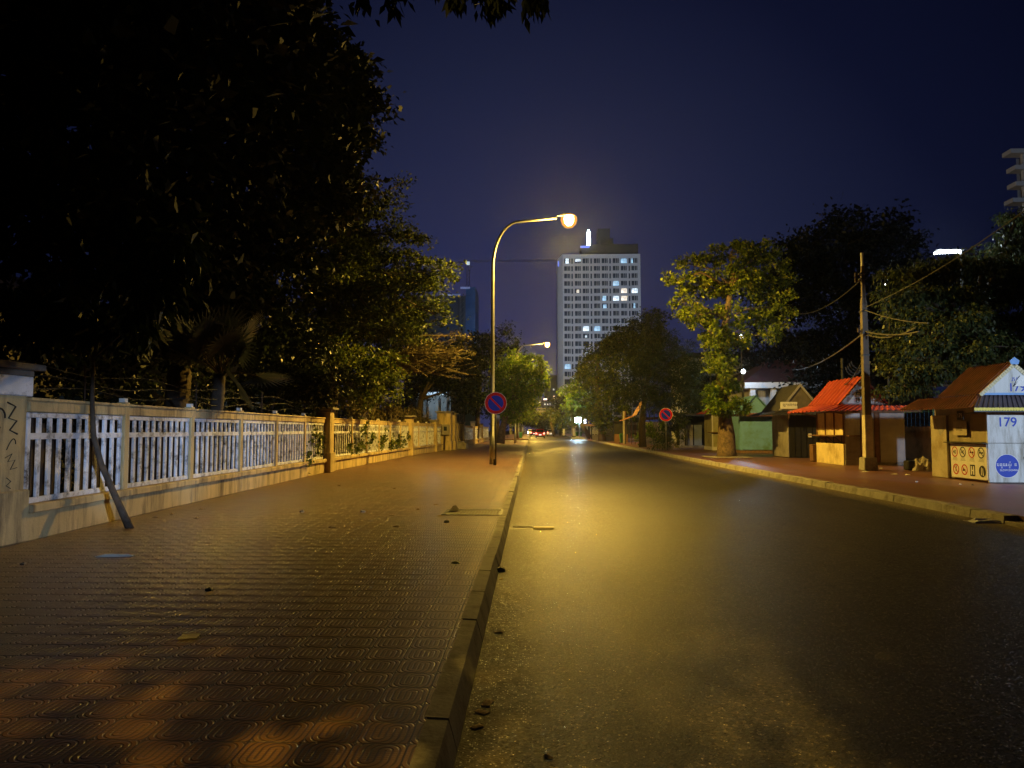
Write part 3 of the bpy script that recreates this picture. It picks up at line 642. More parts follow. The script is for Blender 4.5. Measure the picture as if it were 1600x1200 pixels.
crumple("broken_tile", "broken tile piece tipped on the corner of the drain grate", "litter", Vector((x - .37, y + .2, .165)), .2, .16, .10, M_CONC, 44, 4, .5)
p = gnd(838, 825, 0); t = thing("sunken_slab", "worn pale drain slab sunk into the asphalt beside the left kerb", "drain slab", (p.x, p.y, 0)); x, y = p.x, p.y
q = MB(); q.poly([(x - .42, y - .26), (x + .34, y - .22), (x + .38, y + .24), (x - .40, y + .27)], .002, .005); q.build("pit", M_BLACK, t)  # black sheet on the road, paints the hole's dark
q = MB(); q.poly([(x - .05, y - .19), (x + .28, y - .17), (x + .29, y - .02), (x - .04, y - .04)], .006, .03); q.build("slab", mat("pale_slab", (.55, .46, .28), .6, .25, 8, .4, 30), t)
q = MB(); q.poly([(x - .38, y + .0), (x - .06, y + .03), (x - .06, y + .1), (x - .38, y + .09)], .006, .02); q.build("edge_strip", M_CONC, t)
M_BAG = mat("plastic_bag", (.88, .84, .76), .22, .2, 9, spec=.7)
crumple("plastic_bag", "crumpled shiny plastic bag in the right gutter", "litter", gnd(1540, 816, .003), .52, .34, .085, M_BAG, 71, 9, -.1)
for i, (px, py, sz, lb) in enumerate(((1398, 741, .22, "white litter on the right pavement in front of the utility pole"), (1418, 742, .25, "flat torn wrapper right of the white litter"), (1352, 737, .18, "scrap at the foot of the utility pole"), (1377, 732, .14, "litter scrap behind the utility pole"), (1520, 758, .1, "dark scrap below the pictogram board"), (1500, 757, .08, "tiny pale scrap under the beige shutter"), (1432, 753, .08, "pale crumb on the red pavement between the kiosks"))):
    crumple("litter_scrap", lb, "litter", gnd(px, py, .153), sz, sz * .6, .03, M_SIGNW if i != 4 else M_DARKST, 90 + i, 5, i)

# ------------------------------------------------------------------ right side: kiosks
def corner(px, py): return gnd(px, py)
def kiosk(loc, label, cat="kiosk", name="market_kiosk"): return thing(name, label, cat, loc, "closed kiosks along the right pavement")
M_SHEET = mat("pale_steel_sheet", (.55, .56, .55), .5, .12, 2, .15, 10, dirt=(.27, .25, .20), dscale=3.5, streak=True)
M_BEIGE = mat("beige_board", (.42, .37, .29), .75, .14, 2, .2, 20, dirt=(.28, .22, .13), dscale=1.4)
M_YELLOW = mat("cream_yellow_board", (.72, .60, .33), .7, .12, 3, .15, 20, dirt=(.42, .32, .15), dscale=1.1)
M_OLIVE = mat("olive_board", (.42, .40, .22), .75, .12, 3, .2, 20, dirt=(.25, .22, .12))
M_GREEN = mat("cool_lit_mint_board", (.20, .46, .72), .65, .10, 2.5, .15, 14, dirt=(.14, .30, .22), dscale=1.0)  # blue of missing cool light mixed into the mint colour
M_WOOD = mat("brown_wood", (.17, .085, .04), .75, .3, 6, .4, 22)
M_ROOFR = mat("red_roof_sheet", (.33, .040, .022), .7, .12, 3, dirt=(.42, .055, .025), dscale=2)
M_ROOFB = mat("rusty_brown_roof_sheet", (.17, .055, .03), .6, .3, 3, .2, 25, dirt=(.10, .04, .025), dscale=2)
M_ROOFG = mat("grey_roof_sheet", (.10, .075, .085), .5, .2, 3)
M_GREYP = mat("grey_board", (.30, .28, .27), .7, .15, 3, .2, 20, dirt=(.18, .16, .15))
M_TRIMY = mat("yellow_scallop", (.75, .62, .10), .6, .2, 20)
M_TRIMB = mat("blue_trim", (.14, .30, .60), .5, .1)
def box_to(t, name, m, *bb, bevel=.008, label=None):
    q = MB(); q.box(*bb); return q.build(name, m, t, bevel=bevel, label=label)

# --- kiosk 179
c = corner(1545, 755); X, Y = c.x, c.y
K = kiosk((X, Y, .15), "white steel kiosk numbered 179 with a brown roof and a round blue slow-down disc")
D, W = 2.75, 2.7                                        # depth along the street, width away from it
box_to(K, "wall", M_BEIGE, X + .06, Y + .06, .17, X + W, Y + D, 2.3)
box_to(K, "sill_shelf", M_DARKST, X - .14, Y + .0, 1.225, X + .055, Y + 1.95, 1.25)
box_to(K, "window_shutter", mat("weathered_shutter", (.34, .28, .19), .8, .2, 2, .2, 18, dirt=(.18, .15, .10)), X + .03, Y + .05, 1.256, X + .058, Y + 1.93, 2.08)
# beige end door, hanging open at the far end
q = MB(); q.box(X - .03, Y + 1.96, .16, X + .05, Y + D + .1, 2.05); q.build("door", M_BEIGE, K, bevel=.01)
q = MB(frame((X - .031, Y + 2.05, .3), (0, 1, 0), (0, 0, 1))); q.poly([(0, 1.10), (.0, 1.62), (.62, 1.60), (.62, 1.50)], 0, .003); q.M = frame((X - .031, Y + D, 1.2), (0, -1, 0), (0, 0, 1)); q = MB(q.M); q.poly([(.1, .75), (.72, .8), (.72, .42), (.45, .22)], 0, .003); q.build("grey_patch", M_GREYP, K)
# pictogram board on the road face
bd = MB(); bd.box(X - .01, Y + .02, .22, X + .052, Y + 1.80, 1.205); BD = bd.build("pictogram_board", M_SIGNW, K, bevel=.004)
Fb = frame((X - .0115, Y + 1.80, .22), (0, -1, 0), (0, 0, 1)); ringr = MB(Fb); ringk = MB(Fb); blk = MB(Fb); wht = MB(Fb)
cx = [.22, .63, 1.07, 1.52]
for i, xx in enumerate(cx):
    (ringr if i in (0, 2) else ringk).disc(xx, .745, .155, .001, .004, 26, .125)
    if i in (1, 2, 3): mbk = (ringr if i == 2 else ringk); old = mbk.M; mbk.M = Fb @ Matrix.Translation((xx, .745, 0)) @ Matrix.Rotation(R(-45), 4, 'Z'); mbk.box(-.125, -.012, .004, .125, .012, .006); mbk.M = old
    if i >= 2: blk.poly([(xx - .09, .725), (xx - .02, .725), (xx - .02, .755), (xx - .04, .775), (xx - .075, .775), (xx - .09, .755)], .001, .003); blk.poly([(xx + .02, .725), (xx + .09, .725), (xx + .09, .755), (xx + .07, .775), (xx + .035, .775), (xx + .02, .755)], .001, .003)
for i, xx in enumerate(cx[:2]):
    ringr.disc(xx + .04 + .02 * i, .24, .155, .001, .004, 26, .12); old = ringr.M; ringr.M = Fb @ Matrix.Translation((xx + .04 + .02 * i, .24, 0)) @ Matrix.Rotation(R(-45), 4, 'Z'); ringr.box(-.12, -.012, .004, .12, .012, .006); ringr.M = old
blk.poly([(.235, .17), (.265, .17), (.275, .26), (.30, .33), (.26, .29), (.235, .25)], .001, .003); blk.disc(.262, .325, .022, .001, .003, 10)
blk.poly([(.60, .20), (.74, .20), (.72, .26), (.65, .27), (.62, .31)], .001, .003)
blk.box(.97, .08, .001, 1.21, .40, .003); blk.disc(1.55, .235, .16, .001, .003, 26)
for a in ((1.01, 1.065), (1.115, 1.17)): wht.box(a[0], .12, .0035, a[1], .36, .005)
wht.box(1.066, .22, .0035, 1.114, .26, .005); wht.poly([(1.49, .13), (1.52, .13), (1.53, .34), (1.50, .34)], .0035, .005); wht.poly([(1.57, .12), (1.61, .12), (1.585, .32), (1.56, .32)], .0035, .005)
for xx in cx:
    for k in range(3): blk.box(xx - .13 + .02 * k, .50 + .035 * k, .001, xx + .13 - .02 * k, .508 + .035 * k, .002)
ringr.build("red_rings", M_INKR, BD); ringk.build("black_rings", M_INK, BD); blk.build("black_symbols", M_INK, BD); wht.build("white_symbols", M_SIGNW, BD)
text("speed_numbers", [("40", cx[0] / .16 - .53, .745 / .16 - .35, 1), ("40", cx[1] / .16 - .53, .745 / .16 - .35, 1)], Fb, .16, M_INK, BD, .003)
# front face towards the camera
box_to(K, "front_door", M_SHEET, X + .005, Y - .02, 1.246, X + 1.02, Y + .055, 2.17, label="upper left door leaf with blue 179")
box_to(K, "front_door", M_SHEET, X + .005, Y - .02, .17, X + 1.02, Y + .055, 1.236, label="lower left door leaf with the round blue disc")
box_to(K, "front_door", M_SHEET, X + 1.03, Y - .02, 1.246, X + 2.1, Y + .055, 2.17, label="upper right door leaf")
box_to(K, "front_door", M_SHEET, X + 1.03, Y - .02, .17, X + 2.1, Y + .055, 1.236, label="lower right door leaf")
q = MB(); q.tube([(X + 1.025, Y - .035, .2), (X + 1.025, Y - .035, 2.15)], .012, 6); q.box(X + .99, Y - .06, 1.52, X + 1.06, Y - .03, 1.60); q.build("lock_bar", M_DARKST, K)
q = MB(); q.box(X + .95, Y - .035, .80, X + 1.10, Y - .021, .87); q.build("latch", M_BROWN, K)
q = MB(frame((X + 1.25, Y - .022, 1.95), (1, 0, 0), (0, 0, 1))); q.poly([(-.2, 0), (0, -.2), (.2, 0), (0, .2)], 0, .006); q.poly([(-.2, -.52), (0, -.72), (.2, -.52), (0, -.32)], 0, .006); q.build("diamond_stickers", M_TRIMY, K)
Ff = frame((X, Y - .0215, 0), (1, 0, 0), (0, 0, 1)); text("number", [("179", .27 / .36, 1.70 / .36, 1)], Ff, .36, M_INKB, K)
dd = MB(Ff); dd.disc(.50, .62, .315, .001, .004, 40); DD = dd.build("blue_disc", M_INKB, K)
dw = MB(Ff); dw.disc(.50, .62, .325, .0005, .0045, 40, .312); dw.build("white_rim", M_SIGNW, DD)
q_ = .125; text("writing", [("បន", 1.72, 4.95, 1), ("ថ", 2.62, 4.45, .6), ("យ", 3.0, 4.95, 1), ("ល", 4.13, 4.95, .9), ("ប", 4.3, 4.45, .55), ("ឿ", 3.75, 4.95, 1), ("ន", 5.45, 4.95, 1), ("SLOW DOWN", 2.35, 3.85, .6)], Ff, q_, M_SIGNW, DD, .006)
# number plate under the eave and board with small writing
q = MB(frame((X - .3, Y + .72, 2.02), (0, -1, 0), (0, 0, 1))); q.box(-.16, -.13, -.012, .16, .13, 0); NP = q.build("number_plate", M_INK, K)
text("number", [("179", -.86, -.36, 1)], frame((X - .301, Y + .72, 2.02), (0, -1, 0), (0, 0, 1)), .165, M_SIGNW, NP, .002)
q = MB(frame((X - .05, Y + 1.2, 1.65), (0, -1, 0), (0, 0, 1))); q.box(-.34, -.2, -.012, .34, .2, 0); BP = q.build("notice_panel", mat("notice", (.40, .34, .25), .7), K)
text("writing", [("ហាង", -1.2, -.4, 1)], frame((X - .0505, Y + 1.2, 1.65), (0, -1, 0), (0, 0, 1)), .17, M_INK, BP, .001)
# roofs
E0, R0 = X - .35, X + .6; zE, zR = 2.58, 3.45
def dbl(t, name, m, *a, **k): return MB().corr(*a, **k).build(name, m, t)
dbl(K, "upper_roof", M_ROOFB, (E0, Y - .3, zE), (E0, Y + 1.75, zE), (R0, Y + 1.75, zR), (R0, Y - .3, zR), n=16)
dbl(K, "upper_roof", M_ROOFB, (R0 + .95, Y + 1.75, zE), (R0 + .95, Y - .3, zE), (R0, Y - .3, zR), (R0, Y + 1.75, zR), n=16)
dbl(K, "skirt_roof", M_ROOFB, (X - .8, Y - .75, 2.20), (X - .8, Y + 3.2, 2.22), (E0 + .05, Y + 3.0, 2.555), (E0 + .05, Y - .3, 2.555), n=26)
dbl(K, "skirt_roof", M_ROOFG, (X - .8, Y - .85, 2.19), (X + 3.2, Y - .85, 2.17), (X + 3.0, Y - .26, 2.55), (E0 + .03, Y - .26, 2.55), n=30)
q = MB(); q.beam((X - .82, Y - .86, 2.08), (X + 3.2, Y - .86, 2.06), .03, .075); q.build("fascia", M_DARKST, K)
q = MB(frame((X - .82, Y - .885, 2.12), (1, 0, 0), (0, 0, 1)))
for i in range(55): q.poly([(i * .072, 0), (i * .072 + .035, -.012), (i * .072 + .068, 0), (i * .072 + .068, .07), (i * .072, .07)], 0, .008)
q.build("scalloped_trim", M_TRIMY, K)
gb = MB(frame((R0, Y - .29, zE - .02), (1, 0, 0), (0, 0, 1))); gb.poly([(-.86, 0), (.86, 0), (0, .80)], 0, .03); GB = gb.build("gable_board", M_SHEET, K)
Fg = frame((R0, Y - .321, zE), (1, 0, 0), (0, 0, 1)); text("writing", [("179", -.75, .3, 1.3), ("ភស", -.35, 1.45, .7)], Fg, .24, M_INKB, GB, .003)
q = MB(Fg)
for s in (-1, 1):
    for i in range(18):
        a, b2 = i / 18, (i + .85) / 18; o = Vector((s * .96 * (1 - a), .86 * a)); e = Vector((s * .96 * (1 - b2), .86 * b2)); n = Vector((.66 * s, .74)) * -.10
        q.add([(o.x, o.y, 0), (e.x, e.y, 0), (e.x + n.x, e.y + n.y, 0), (o.x + n.x, o.y + n.y, 0), (o.x, o.y, .02), (e.x, e.y, .02), (e.x + n.x, e.y + n.y, .02), (o.x + n.x, o.y + n.y, .02)], [(0, 3, 2, 1), (4, 5, 6, 7), (0, 1, 5, 4), (1, 2, 6, 5), (2, 3, 7, 6), (3, 0, 4, 7)])
q.build("bargeboard", mat("straw_trim", (.62, .55, .34), .7, .2, 14), K)
q = MB(Fg); q.poly([(-.1, .80), (.1, .80), (.13, .90), (0, 1.0), (-.13, .90)], .021, .04); q.box(-.88, -.03, .0, .88, .03, .012); q.build("blue_trim", M_TRIMB, K)
crumple("torn_poster", "torn silvery sheet hanging over the gable lettering of kiosk 179", "sheet", Vector((R0 + .18, Y - .36, zE + .2)), .42, .06, .40, M_SIGNW, 5, 6)

# --- red roofed kiosk behind the utility pole
c = corner(1319, 727); X, Y = c.x, c.y; D, W = 3.0, 2.45
K = kiosk((X, Y, .15), "cream kiosk with a bright red ribbed roof and a narrow counter, behind the utility pole")
box_to(K, "base_panel", M_YELLOW, X, Y + .03, .15, X + .06, Y + D, 1.03)
box_to(K, "base_panel", M_GREYP, X + .06, Y - .0, .15, X + .82, Y + .05, .36, label="grey lower front panel")
box_to(K, "wall", M_WOOD, X + .16, Y + .1, .2, X + W, Y + D, 2.4)
box_to(K, "counter", M_WOOD, X - .32, Y - .05, 1.34, X + .1, Y + D + .2, 1.385)
box_to(K, "counter", M_WOOD, X + .1, Y - .3, 1.345, X + .85, Y - .02, 1.38, label="dark front counter")
for i in range(4): q = MB(); q.tube([(X - .28, Y + .25 + i * .82, 1.34), (X + .04, Y + .25 + i * .82, 1.06)], .022, 6); q.tube([(X + .02, Y + .25 + i * .82, 1.34), (X + .02, Y + .25 + i * .82, 1.04)], .022, 6); q.build("bracket", M_DARKST, K)
for i, (a, b2) in enumerate(((.06, .95), (1.0, 2.0), (2.06, 2.95))): box_to(K, "window_panel", M_YELLOW, X + .05, Y + a, 1.39, X + .085, Y + b2, 2.35)
for i in range(4): box_to(K, "mullion", M_WOOD, X + .0, Y + .0 + i * .97, 1.386, X + .049, Y + .06 + i * .97, 2.4)
box_to(K, "front_panel", M_SHEET, X + .08, Y + .0, 1.385, X + .70, Y + .04, 2.40, label="white upper front panel")
box_to(K, "front_panel", M_GREYP, X + .08, Y + .01, .37, X + .70, Y + .05, 1.34, label="grey lower front panel")
box_to(K, "corner_post", M_WOOD, X + .72, Y - .03, .15, X + .80, Y + .05, 2.42); box_to(K, "door_jamb", M_WOOD, X + 1.28, Y - .02, .3, X + 1.46, Y + .06, 2.42)
box_to(K, "front_panel", M_GREYP, X + .85, Y + .0, .3, X + 1.26, Y + .05, 2.40, label="grey panel beside the pole")
q = MB(); q.box(X + 1.48, Y - .04, .28, X + 2.48, Y - .01, 2.38); q.build("tarpaulin", mat("grey_tarp", (.36, .33, .31), .45, .18, 1.5, .5, 3), K, label="hanging grey tarpaulin sheet")
box_to(K, "plinth", M_CONC, X + .85, Y - .05, .15, X + 2.5, Y + .3, .27)
zE, zR = 2.68, 3.80; E0, R0 = X - .2, X + .78
dbl(K, "upper_roof", M_ROOFR, (E0, Y - .1, zE), (E0, Y + D + .2, zE), (R0, Y + D + .2, zR), (R0, Y - .1, zR), n=8, amp=.075)
dbl(K, "upper_roof", M_ROOFR, (R0 + 1.0, Y + D + .2, zE), (R0 + 1.0, Y - .1, zE), (R0, Y - .1, zR), (R0, Y + D + .2, zR), n=8, amp=.075)
dbl(K, "skirt_roof", M_ROOFR, (X - .98, Y - .45, 2.38), (X - .98, Y + D + .9, 2.38), (E0 + .05, Y + D + .3, 2.66), (E0 + .05, Y - .1, 2.66), n=9, amp=.06)
dbl(K, "skirt_roof", M_ROOFR, (X - .98, Y - .6, 2.37), (X + 2.9, Y - .6, 2.42), (X + 2.7, Y - .1, 2.60), (E0 + .03, Y - .1, 2.64), n=16, amp=.035)
q = MB(); q.beam((X - .94, Y - .58, 2.30), (X + 2.9, Y - .58, 2.33), .04, .07); q.build("fascia", M_WOOD, K)
q = MB(); q.tube([(X - .71, Y - .4, 2.39), (X - .4, Y - .3, 2.33), (X, Y + .02, 2.28)], .03, 6); q.tube([(X - .71, Y + D, 2.39), (X, Y + D, 2.2)], .03, 6); q.build("eave_bracket", M_WOOD, K)
gb = MB(frame((R0, Y - .08, zE - .02), (1, 0, 0), (0, 0, 1))); gb.poly([(-.93, 0), (.93, 0), (0, 1.06)], 0, .03); GB = gb.build("gable_board", M_GREYP, K)
gb = MB(frame((R0, Y - .113, zE + .03), (1, 0, 0), (0, 0, 1))); gb.poly([(-.62, 0), (.62, 0), (.2, .5), (0, .7), (-.2, .5)], 0, .01); gb.build("gable_sign", M_SHEET, GB)
text("writing", [("ត", -.55, .55, 1.2), ("ប", -.5, .02, .8)], frame((R0 - .1, Y - .125, zE + .04), (1, 0, 0), (0, 0, 1)), .42, M_INK, GB, .003)
q = MB(); q.box(X - .05, Y + D + .35, .15, X + .35, Y + D + .75, .95); tag(q.build("crate_stack", M_WOOD, bevel=.02), "stack of pale crates in the gap left of the red-roofed kiosk", "crates")

# --- dark kiosk with the white signboard
c = corner(1232, 715.5); X, Y = c.x, c.y
K = kiosk((X, Y, .15), "dark-fronted kiosk with a small white signboard over its eave")
box_to(K, "side_panel", M_GREYP, X, Y + .02, .18, X + .06, Y + 2.6, 2.5, label="scuffed grey side panel")
box_to(K, "wall", M_BLACK, X + .07, Y + .08, .15, X + 1.9, Y + 2.6, 2.5)
q = MB()
for i in range(6): q.box(X + .1 + i * .3, Y + .02, .16, X + .36 + i * .3, Y + .06, 2.45)
q.build("shutter", M_BLACK, K); box_to(K, "white_box", M_SIGNW, X + 1.05, Y - .08, 1.22, X + 1.2, Y + .015, 1.42)  # black boards paint the shade of the dark opening
zE, zR = 2.62, 4.0; E0, R0 = X - .5, X + .65
dbl(K, "roof", M_ROOFD, (E0, Y - .1, zE), (E0, Y + 2.8, zE), (R0, Y + 2.8, zR), (R0, Y - .1, zR), n=12)
dbl(K, "roof", M_ROOFD, (R0 + 1.1, Y + 2.8, zE), (R0 + 1.1, Y - .1, zE), (R0, Y - .1, zR), (R0, Y + 2.8, zR), n=12)
dbl(K, "skirt_roof", M_ROOFD, (X - 1.2, Y - .5, 2.38), (X - 1.2, Y + 3.0, 2.38), (E0 + .04, Y + 2.8, 2.60), (E0 + .04, Y - .1, 2.60), n=12)
dbl(K, "skirt_roof", M_ROOFD, (X - 1.2, Y - .55, 2.37), (X + 2.4, Y - .55, 2.37), (X + 2.3, Y - .1, 2.58), (E0 + .02, Y - .1, 2.58), n=14)
gb = MB(frame((R0, Y - .06, zE), (1, 0, 0), (0, 0, 1))); gb.poly([(-1.0, 0), (1.0, 0), (0, 1.25)], 0, .03); GB = gb.build("gable_board", mat("dark_board", (.12, .10, .07), .8, .3, 3), K)
q = MB(frame((R0, Y - .115, zE), (1, 0, 0), (0, 0, 1)))
for s in (-1, 1): q.add([(s * 1.15, 0, 0), (s * 1.0, 0, 0), (0, 1.25, 0), (0, 1.42, 0), (s * 1.15, 0, .03), (s * 1.0, 0, .03), (0, 1.25, .03), (0, 1.42, .03)], [(0, 1, 2, 3), (7, 6, 5, 4), (0, 4, 5, 1), (1, 5, 6, 2), (2, 6, 7, 3), (3, 7, 4, 0)])
q.build("bargeboard", M_GREYP, K)
p = at(1232.5, 633.5, Y - .6); Fs = frame((p.x, Y - .62, p.z), (1, 0, 0), (0, 0, 1))
q = MB(Fs); q.box(-.43, -.18, -.03, .43, .18, 0); SB = q.build("signboard", M_SIGNW, K, bevel=.006); MB().box(p.x - .02, Y - .60, 2.2, p.x + .02, Y - .57, p.z - .18).build("sign_post", M_WOOD, K)
text("writing", [("ឡតហាតទេ", -1.45, -.1, .82)], Fs, .22, M_INK, SB, .004)

# --- mint green kiosk
c = corner(1157, 708); X, Y = c.x, c.y
K = kiosk((X, Y, .15), "mint green kiosk with a pointed green gable, between the big tree and the dark kiosk")
box_to(K, "wall", M_GREEN, X, Y, .32, X + 2.2, Y + 2.4, 2.65); box_to(K, "brick_base", mat("old_brick", (.25, .15, .08), .9, .3, 8, .5, 20), X - .03, Y - .02, .15, X + 2.2, Y + 2.4, .315)
box_to(K, "front_shutter", M_GREEN, X + .1, Y - .06, .36, X + 2.15, Y - .005, 1.76); box_to(K, "side_shutter", M_GREEN, X - .05, Y + .1, .36, X - .005, Y + 1.8, 1.76)
box_to(K, "eave_board", mat("rust_board", (.25, .11, .06), .8, .2, 4), X + .3, Y - .55, 2.42, X + 2.35, Y - .50, 2.66)
gb = MB(frame((X + .92, Y - .4, 2.68), (1, 0, 0), (0, 0, 1))); gb.poly([(-.85, 0), (.85, 0), (0, 1.0)], 0, .03); gb.box(-.015, .02, .031, .015, .95, .04); gb.build("gable_board", M_GREEN, K)
dbl(K, "roof", M_GREEN, (X - .2, Y - .45, 2.62), (X - .2, Y + 2.5, 2.62), (X + .92, Y + 2.5, 3.78), (X + .92, Y - .45, 3.78), n=10)
dbl(K, "roof", M_GREEN, (X + 2.05, Y + 2.5, 2.62), (X + 2.05, Y - .45, 2.62), (X + .92, Y - .45, 3.78), (X + .92, Y + 2.5, 3.78), n=10)
dbl(K, "skirt_roof", M_ROOFD, (X - .7, Y - .6, 2.45), (X + 2.8, Y - .6, 2.45), (X + 2.4, Y - .1, 2.66), (X - .2, Y - .1, 2.66), n=12)

# --- olive kiosk left of the big tree
c = corner(1115, 704); X, Y = 12.6, 54.0
K = kiosk((X, Y, .15), "pale olive kiosk with a white plinth, left of the big tree trunk")
box_to(K, "wall", M_OLIVE, X, Y, .4, X + 2.3, Y + 2.5, 2.75); box_to(K, "plinth", M_SIGNW, X - .06, Y - .06, .15, X + 2.3, Y + 2.5, .395)
box_to(K, "shelf", M_WOOD, X - .35, Y - .3, 1.42, X + 2.3, Y - .005, 1.47); box_to(K, "corner_trim", M_SIGNW, X - .03, Y - .03, .4, X + .06, Y - .002, 2.74)
box_to(K, "panel", M_OLIVE, X + .12, Y - .025, 1.55, X + .72, Y - .003, 2.5); box_to(K, "panel", M_OLIVE, X + .12, Y - .025, .5, X + .6, Y - .003, 1.3)
dbl(K, "roof", M_ROOFR, (X - .6, Y - .5, 2.78), (X - .6, Y + 2.6, 2.78), (X + 1.0, Y + 2.6, 3.5), (X + 1.0, Y - .5, 3.5), n=10)
dbl(K, "roof", M_ROOFR, (X + 2.6, Y + 2.6, 2.78), (X + 2.6, Y - .5, 2.78), (X + 1.0, Y - .5, 3.5), (X + 1.0, Y + 2.6, 3.5), n=10)

# --- dark stall with grey doors
X, Y = 11.9, 62.5
K = kiosk((X, Y, .15), "unlit open stall with two grey-blue doors, right of the second no-parking sign", "stall", "market_stall")
box_to(K, "back_wall", M_BLACK, X, Y + 1.6, .15, X + 3.2, Y + 1.7, 2.9); box_to(K, "floor", M_CONC, X - .1, Y - .2, .152, X + 3.2, Y + 1.59, .30)  # back wall coloured black for the shade of the recess
box_to(K, "door", mat("bluegrey_door", (.20, .24, .29), .6, .15, 3), X + 1.35, Y + .8, .305, X + 2.0, Y + .86, 2.05); box_to(K, "door", M_GREYP, X + .75, Y + .8, .305, X + 1.25, Y + .86, 2.05)
box_to(K, "post", M_DARKST, X + .5, Y, .305, X + .66, Y + .16, 2.75); box_to(K, "post", M_DARKST, X + 3.0, Y, .305, X + 3.16, Y + .16, 2.75)
box_to(K, "side_panel", M_GREYP, X, Y + .1, .305, X + .42, Y + .16, 1.7)
dbl(K, "roof", M_ROOFD, (X - .3, Y - .5, 2.76), (X + 3.4, Y - .5, 2.76), (X + 3.4, Y + 1.9, 3.1), (X - .3, Y + 1.9, 3.1), n=14)
b = MB(); b.box(9.55, 56.2, .15, 10.15, 56.7, .42); tag(b.build("plinth_block", M_CONC, bevel=.02), "pale kerb-side block at the foot of the second no-parking sign's shrub", "block")

# --- orange roofed stall
X, Y = 9.9, 76
K = kiosk((X, Y, .15), "yellow-walled stall under a flared orange roof, behind the green wheelie bin", "stall", "market_stall")
box_to(K, "wall", M_YELLOW, X + 1.0, Y, .15, X + 3.0, Y + 2.5, 2.45)
for dx in (.1, .5, .9): box_to(K, "post", M_WOOD, X + dx - .5, Y - .1 + dx * .2, .15, X + dx - .42, Y - .02 + dx * .2, 2.4)
box_to(K, "bench", M_WOOD, X - .4, Y + .2, .5, X + .9, Y + .7, .58)
OR = mat("orange_roof_sheet", (.30, .11, .04), .6, .2, 4)
dbl(K, "roof", OR, (X - 1.3, Y - .4, 2.55), (X - 1.3, Y + 2.7, 2.55), (X + .1, Y + 2.7, 3.1), (X + .1, Y - .4, 3.1), n=10)
dbl(K, "roof", OR, (X + .1, Y - .4, 3.1), (X + .1, Y + 2.7, 3.1), (X + 1.0, Y + 2.7, 4.6), (X + 1.0, Y - .4, 4.6), n=10)
dbl(K, "eave", OR, (X + .9, Y - .6, 2.6), (X + 3.3, Y - .6, 2.75), (X + 3.3, Y - .05, 2.95), (X + .9, Y - .05, 2.9), n=8)
b = MB(); b.tube([(at(976, 690, 79).x, 79, .15), (at(976, 690, 79).x, 79, 3.6)], .17, 4); tag(b.build("concrete_post", M_CONC), "square yellow-lit post standing behind the wheelie bin", "post")
# --- black sheeted and grey stalls beyond
X, Y = 9.7, 90
K = kiosk((X, Y, .15), "black tarpaulin stall left of the orange roof", "stall", "market_stall"); box_to(K, "tarpaulin", M_BLACK, X - .4, Y, .3, X + 1.2, Y + 2, 2.6); box_to(K, "counter", M_WOOD, X - .45, Y - .1, .15, X + 1.2, Y - .01, 1.1); box_to(K, "roof", M_BLACK, X - .7, Y - .3, 2.61, X + 1.4, Y + 2.2, 2.7)
X, Y = 9.25, 101
K = kiosk((X, Y, .15), "grey panelled stall between the ivy-covered trunk and the black stall", "stall", "market_stall"); box_to(K, "lower_panel", M_GREYP, X, Y, .15, X + 1.1, Y + 1.5, 1.25); box_to(K, "upper_panel", M_SHEET, X, Y + .02, 1.26, X + 1.1, Y + 1.5, 2.3)
box_to(K, "roof", M_ROOFD, X - .2, Y - .2, 2.31, X + 1.3, Y + 1.7, 2.4)

# --- low wall with blue mesh behind the kiosks
t = thing("boundary_wall", "low cream wall topped with blue mesh, between the red-roofed kiosk and kiosk 179", "wall", (16.2, 38, .15))
q = MB(); q.box(16.1, 19, .15, 16.32, 62, 1.55); q.box(16.02, 19, 1.551, 16.40, 62, 1.75); q.build("wall", M_YELLOW, t)
q = MB()
for i in range(120): q.box(16.19, 19 + i * .36, 1.76, 16.21, 19.03 + i * .36, 2.45)
for z in (1.85, 2.1, 2.35, 2.45): q.box(16.185, 19, z, 16.215, 62, z + .025)
q.build("mesh_panel", mat("blue_mesh", (.05, .16, .30), .5), t)
p = gnd(1441, 735); q = crumple("refuse_sack", "lumpy pale refuse sacks heaped between the red-roofed kiosk and kiosk 179", "rubbish", p, .75, .6, .55, mat("sack", (.38, .33, .26), .6, .3, 4, .4, 9), 33, 9)
q = MB(); q.box(p.x - .5, p.y - .0, .152, p.x - .2, p.y + .35, .5); tag(q.build("dark_crate", M_BLACK, bevel=.03), "black crate left of the refuse sacks", "crate")

# ------------------------------------------------------------------ utility pole and wires
p = gnd(1357, 735); X, Y = p.x, p.y; top = at(1351, 395, Y)
t = thing("utility_pole", "tall square concrete utility pole with a whitewashed foot", "utility pole", (X, Y, .15))
MB().frust(X, Y, .15, .62, .25, .25, .22, .22).build("footing", M_KERB, t, bevel=.02)
MB().frust(X, Y, .62, 2.15, .14, .14, .13, .13).build("whitewashed_shaft", mat("whitewash", (.58, .52, .42), .8, .15, 3, .2, 20, dirt=(.34, .29, .2)), t, bevel=.012)
q = MB(); q.frust(X, Y, 2.15, 6.2, .12, .12, .095, .095); q.frust(X, Y, 6.2, 6.45, .095, .095, .065, .065); q.frust(X, Y, 6.45, 7.6, .065, .065, .055, .055); q.build("shaft", mat("pole_concrete", (.13, .105, .08), .85, .2, 4, .3, 30), t, bevel=.01)
MB().tube([(X, Y, 7.6), (X, Y, top.z)], .06, 10).build("cap", M_SIGNW, t)
q = MB()
for z in (7.1, 7.3, 5.9, 5.1, 4.3): q.box(X - .125, Y - .125, z, X + .125, Y + .125, z + .04)
q.build("steel_bands", M_DARKST, t)
